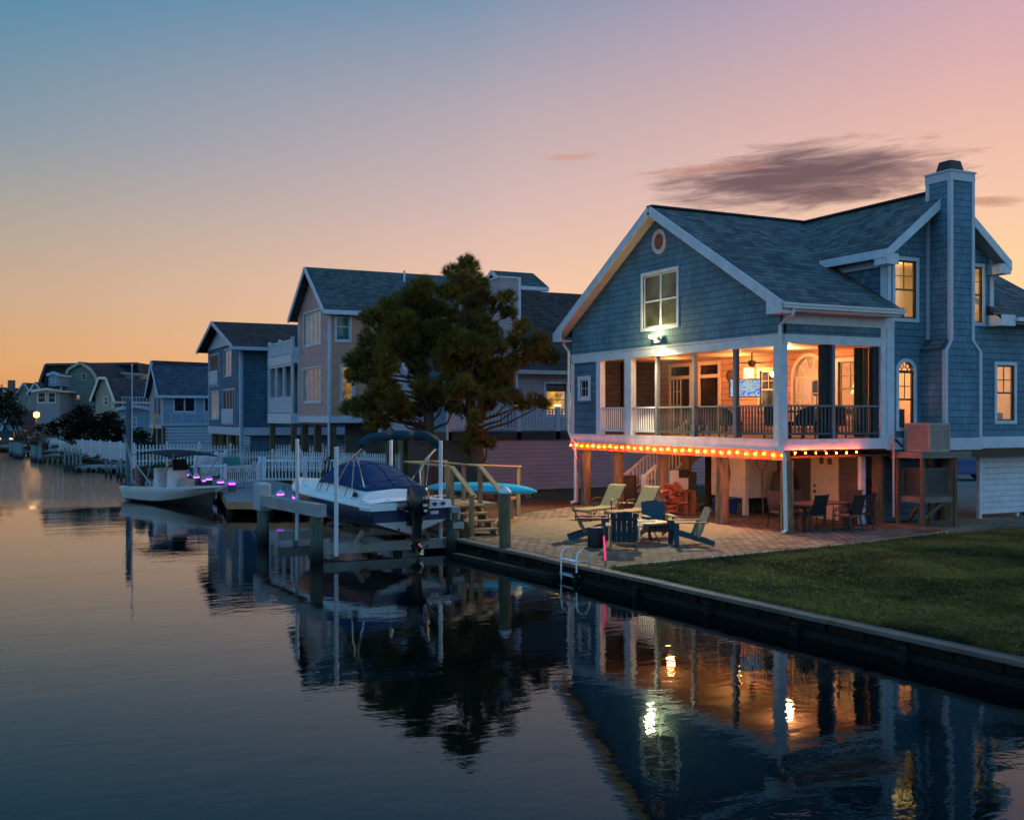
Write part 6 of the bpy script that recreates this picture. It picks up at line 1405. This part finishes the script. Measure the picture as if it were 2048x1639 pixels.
RP = [(660,80,42),(592,100,34),(640,140,52),(705,150,42),(725,210,40),(600,190,48),(560,185,36),(832,215,34),(780,255,38),(660,340,70),(740,370,62),(842,285,30),(605,420,68),(700,450,70),(780,440,48),(900,350,38),(870,400,40),(985,405,38),(940,460,56),(1015,475,44),(885,485,42),(760,555,56),(680,575,62),(820,600,48),(600,550,54),(860,660,36),(960,672,34),(905,692,30),(690,830,50),(745,862,30),(665,880,34),(670,240,44),(640,470,50),(1000,690,22),(770,620,40),(655,55,24),(660,420,60),(720,520,56),(640,600,46),(700,310,56),(830,520,44),(560,470,50),(640,640,42),(600,640,38),(725,650,42),(800,660,34),(690,745,34),(740,700,34),(640,720,30)]
b0 = D(857, 40.5, G); t0 = D(832, 40.3, None, 585); pine('full pine tree with a broad dark crown above the covered boat', b0, t0, LP, 40.3, 640, 500, .449, 11, (.25, .1))
b0 = D(967, 39.5, G); t0 = D(934, 39.2, None, 535); pine('taller pine tree with a narrow top in front of the mauve house deck', b0, t0, RP, 39.3, 640, 500, .449, 23, (-.2, .15))
def leafy(name, label, base, blobs, mat, seed, leaf=.16, dens=1., cat='tree', trunks=3, group=None):
    rng = random.Random(seed); t = thing(name, label, cat, tuple(base), group=group); base = Vector(base); vs = []; fs = []; tr = B()
    for (c, r) in blobs:
        c = Vector(c); mid = base.lerp(c, .55)+Vector((rng.uniform(-.3, .3), rng.uniform(-.3, .3), 0)); tr.tube([base+Vector((rng.uniform(-.2, .2), rng.uniform(-.2, .2), 0)), mid, c], [.10, .06, .02], 5)
        for k in range(int(640*dens*r*r/ (leaf/.16)**.9)):
            u = Vector((rng.gauss(0, 1), rng.gauss(0, 1), rng.gauss(0, .8))).normalized(); p = c+u*r*(.15+.92*rng.random()**.7); a = Vector((rng.uniform(-1, 1), rng.uniform(-1, 1), rng.uniform(-.6, .6))).normalized()*leaf*rng.uniform(.6, 1.3); b_ = a.orthogonal().normalized()*leaf*rng.uniform(.3, .6); j = len(vs)
            vs += [p-a*.5, p+b_*.5, p+a*.5, p-b_*.5]; fs.append((j, j+1, j+2, j+3))
    tr.build('trunk', BARK, t); b = B(); b.v = vs; b.f = fs; b.build('crown', mat, t); return t
DARKL = leafmat((.014, .012, .010, 1), (.032, .020, .016, 1), (.055, .022, .018, 1)); DARKG = leafmat((.012, .018, .011, 1), (.025, .032, .016, 1), (.05, .04, .018, 1)); REED = leafmat((.16, .09, .07, 1), (.10, .05, .035, 1), (.22, .16, .12, 1), 'reeds'); LOWG = leafmat((.02, .035, .012, 1), (.05, .06, .02, 1), (.09, .07, .03, 1))
def bl(px, py, d, rpx): return (D(px, d, None, py), rpx*d/F)
leafy('broadleaf_tree', 'dark reddish broad tree with twin trunks on the bank left of the flagpole', D(181, 84, G), [bl(170, 835, 84, 26), bl(140, 843, 84.5, 20), (bl(195, 850, 83.5, 24)), bl(150, 862, 84, 18), bl(120, 848, 85, 16), bl(100, 853, 85, 14), bl(80, 858, 85, 12), bl(185, 875, 83, 14), bl(160, 822, 84, 14), bl(160, 880, 83.5, 14), bl(205, 880, 83, 14), bl(135, 872, 84, 13), bl(110, 866, 85, 12), bl(170, 850, 83.5, 22)], DARKL, 31, .36)
leafy('broadleaf_tree', 'dark round tree directly left of the thin pole, beside the cream cottage', D(196, 83, G), [bl(225, 845, 82, 24), bl(205, 862, 82, 20), bl(238, 862, 82, 18), bl(215, 835, 82.5, 16), bl(245, 870, 82, 14), bl(225, 880, 82, 18)], DARKL, 32, .36)
leafy('broadleaf_tree', 'black green hedge like tree below the slate roofed house', D(275, 80, G), [bl(275, 868, 80, 16), bl(290, 876, 80, 14), bl(262, 876, 80, 14), bl(300, 886, 80, 10), bl(255, 888, 80, 12), bl(282, 888, 80, 12)], DARKG, 33, .34)
leafy('broadleaf_tree', 'dark green tree at the left edge in front of the far houses', D(38, 112, G), [bl(5, 800, 112, 22), bl(-15, 815, 112, 25), bl(25, 812, 112, 18), bl(40, 825, 112, 14), bl(10, 830, 112, 24), bl(35, 845, 112, 14), bl(-10, 780, 112, 16), bl(20, 788, 112, 10)], DARKG, 34, .3)
leafy('reed_clump', 'pinkish feathery reeds below the glowing lamp post', D(58, 98, G), [bl(50, 868, 98, 12), bl(64, 862, 98, 10), bl(42, 876, 98, 9), bl(72, 876, 98, 9)], REED, 35, .25, 1., 'reeds')
leafy('reed_clump', 'pale feathery reeds right of the lamp post', D(95, 96, G), [bl(88, 868, 96, 9), bl(102, 872, 96, 10), bl(80, 880, 96, 9), bl(112, 880, 96, 7)], REED, 36, .22, 1., 'reeds')
leafy('shrub', 'low green shrub on the bank below the pale reeds', D(80, 92, G), [bl(70, 890, 92, 10), bl(90, 892, 92, 9), bl(108, 893, 92, 9)], DARKG, 37, .2, 1., 'shrub')
leafy('shrub', 'low green shrub beneath the left picket fence', D(150, 78, G), [bl(150, 908, 78, 9), bl(170, 912, 78, 8), bl(128, 905, 78, 9), bl(195, 913, 76, 7)], LOWG, 38, .18, 1., 'shrub')
leafy('shrub', 'trimmed bright green shrub behind the canopy of the white boat', D(320, 53, G), [bl(300, 932, 53, 12), bl(320, 930, 53, 12), bl(345, 932, 53, 12), bl(360, 936, 53, 9)], leafmat((.02, .06, .015, 1), (.04, .10, .025, 1), (.05, .12, .03, 1)), 39, .1, 1.6, 'shrub')
leafy('shrub', 'dark leafy shrub on the dock just behind the bow of the covered boat', D(652, 46, G), [bl(652, 922, 46, 8), bl(660, 915, 46, 6)], DARKG, 40, .12, 1.4, 'shrub')
leafy('shrub', 'low olive shrub at the mouth of the dock beside the tall piling', D(252, 56, G), [bl(250, 950, 56, 9), bl(268, 952, 56, 8), bl(240, 955, 57, 6)], LOWG, 41, .14, 1., 'shrub')
# bank grass beyond the slip
o = B().plate('z', G-.008, [(8.6, 80), (9.2, 70), (10, 60.4), (11.8, 52.2), (12.3, 50.6), (40, 50.6), (40, 92), (7.2, 92)], t=-.06).build('grass_bank', earth((.024, .034, .010, 1), (.045, .045, .016, 1), (.06, .05, .02, 1))); tag(o, kind='structure')
# ------------------------------------------------------------------ far docks, piles, lamp, car
def pier(label, pxa, pxb, d, zt, w=2.2, posts=4):
    p, q = D(pxa, d), D(pxb, d); t = thing('pier', label, 'pier', (p.x, p.y, 0)); n = Vector((S_, C_, 0))*w
    B().slab([(p.x, p.y, zt), (q.x, q.y, zt), (q.x+n.x, q.y+n.y, zt), (p.x+n.x, p.y+n.y, zt)], (0, 0, -.14)).build('deck', DK, t)
    for k in range(posts):
        for e in (0, .8):
            c = p.lerp(q, (k+.3)/posts)+n*e; B().cyl((c.x, c.y, -.8), (c.x, c.y, zt-.05), .11, .11, 7).build('pile', GP, t)
    return t
pier('grey far pier beside the two tall pale piles', 86, 128, 80, .58, 5); pier('low far pier beyond the row of thin posts', 45, 78, 92, .45, 4); pier('low grey float below the thin posts', 150, 235, 66, .34, 3); pier('small dark pier at the left edge of the canal', -20, 40, 104, .6, 5)
PP = piling_wood((.22, .25, .28, 1))
for grp, lst in (('pale piles of the far piers', ((70, 82, .95), (80, 80, 1.05), (66, 84, 1.0), (31, 90, 1.1), (37, 89, 1.1), (42, 88, 1.0), (22, 94, 1.0))), ('thin posts standing along the low float', ((130, 69, 1.25), (138, 69, 1.25), (146, 68, 1.2), (153, 68, 1.2), (161, 67.5, 1.2))), ('short dark posts near the tall piling', ((212, 62, .7), (222, 61, .72), (235, 60, .7), (243, 58, .95), (252, 56, .8)))):
    for px, d_, zt in lst:
        v = D(px, d_); r_ = .17 if 'far piers' in grp else .07
        b = B().cyl((v.x, v.y, -.8), (v.x, v.y, zt+.2), r_, r_*.95, 8); single(b, 'mooring_post', PP, {'p': 'pale round pile standing at the far piers on the left', 't': 'thin white post in the row along the low float', 's': 'short dark post in the water near the tall blue grey piling'}[grp[0]], 'post', grp, smooth=True)
v = D(73, 106); sl_ = thing('lamp_post', 'glowing warm lamp post on the far bank', 'lamp post', (v.x, v.y, G)); B().cyl((v.x, v.y, G), (v.x, v.y, 3.35), .09, .07).build('pole', plain((.1, .08, .06, 1)), sl_); B().lathe((v.x, v.y, 3.3), [(.05, 0), (.26, .1), (.30, .5), (.08, .62)], 10).build('lantern', emit((1., .52, .14, 1), 4), sl_)
lamp('lamp_post_light', 'POINT', (v.x-.3, v.y-.5, 3.6), 120, (1., .5, .15), shadow_soft_size=.3)
def car(label, loc, rz, paint, lights=None):
    t = thing('parked_car', label, 'car', loc, rz, None, world=False)
    sec = [(-2.2, .55, .75), (-2.1, .85, .9), (-1.0, .9, .98), (1.2, .9, 1.0), (2.1, .85, .95), (2.25, .6, .8)]
    B().loft([[(-w, y, .32), (-w, y, h*.8), (-w*.9, y, h), (w*.9, y, h), (w, y, h*.8), (w, y, .32)] for y, w, h in sec]).build('body', paint, t, smooth=True)
    B().loft([[(-.8, -1.3, .95), (.8, -1.3, .95), (.8, 1.6, .97), (-.8, 1.6, .97)], [(-.68, -.6, 1.55), (.68, -.6, 1.55), (.68, .9, 1.55), (-.68, .9, 1.55)]]).build('cabin', dark_glass((.01, .012, .015, 1), .8), t)
    for x in (-.86, .86):
        for y in (-1.4, 1.4): B().cyl((x-.1, y, .34), (x+.1, y, .34), .34, .34, 14).build('wheel', plain((.015, .015, .016, 1)), t)
    for x in (-.6, .6): B().box(x-.2, x+.2, -2.24, -2.1, .62, .8).build('headlight', lights or plain((.6, .6, .6, 1)), t)
    return t
v = D(14, 118); car('parked car with two pale lit headlights under the far left tree', (v.x, v.y, G), R(-6), plain((.05, .05, .06, 1), .3), emit((1., .6, .5, 1), 1.6))
v = D(1908, 52, G); car('blue parked car seen through the open carport under the house', tuple(v), R(60), plain((.02, .05, .16, 1), .25))
v = D(1945, 60, G); bx_ = thing('shed', 'small pale slatted shed standing beyond the carport', 'shed', tuple(v)); B().box(v.x-1.4, v.x+2.4, v.y, v.y+2, G, 2.05).build('wall', clap((.42, .38, .34, 1), .22), bx_); B().box(v.x-1.5, v.x+2.5, v.y-.1, v.y+2.1, 2.05, 2.15).build('roof', plain((.30, .30, .30, 1)), bx_)
far_house('pale far house across the road glimpsed under the right end of the house', 1880, 2060, 85, 2.6, 4.5, 9, clap((.30, .28, .27, 1), .2), RD2, WH)
b = B()
for p, q in ((D(-2, 100, None, 838), D(60, 92, None, 905)), (D(10, 100, None, 840), D(66, 92, None, 900))): b.tube([p, p.lerp(q, .5), q], .03, 4)
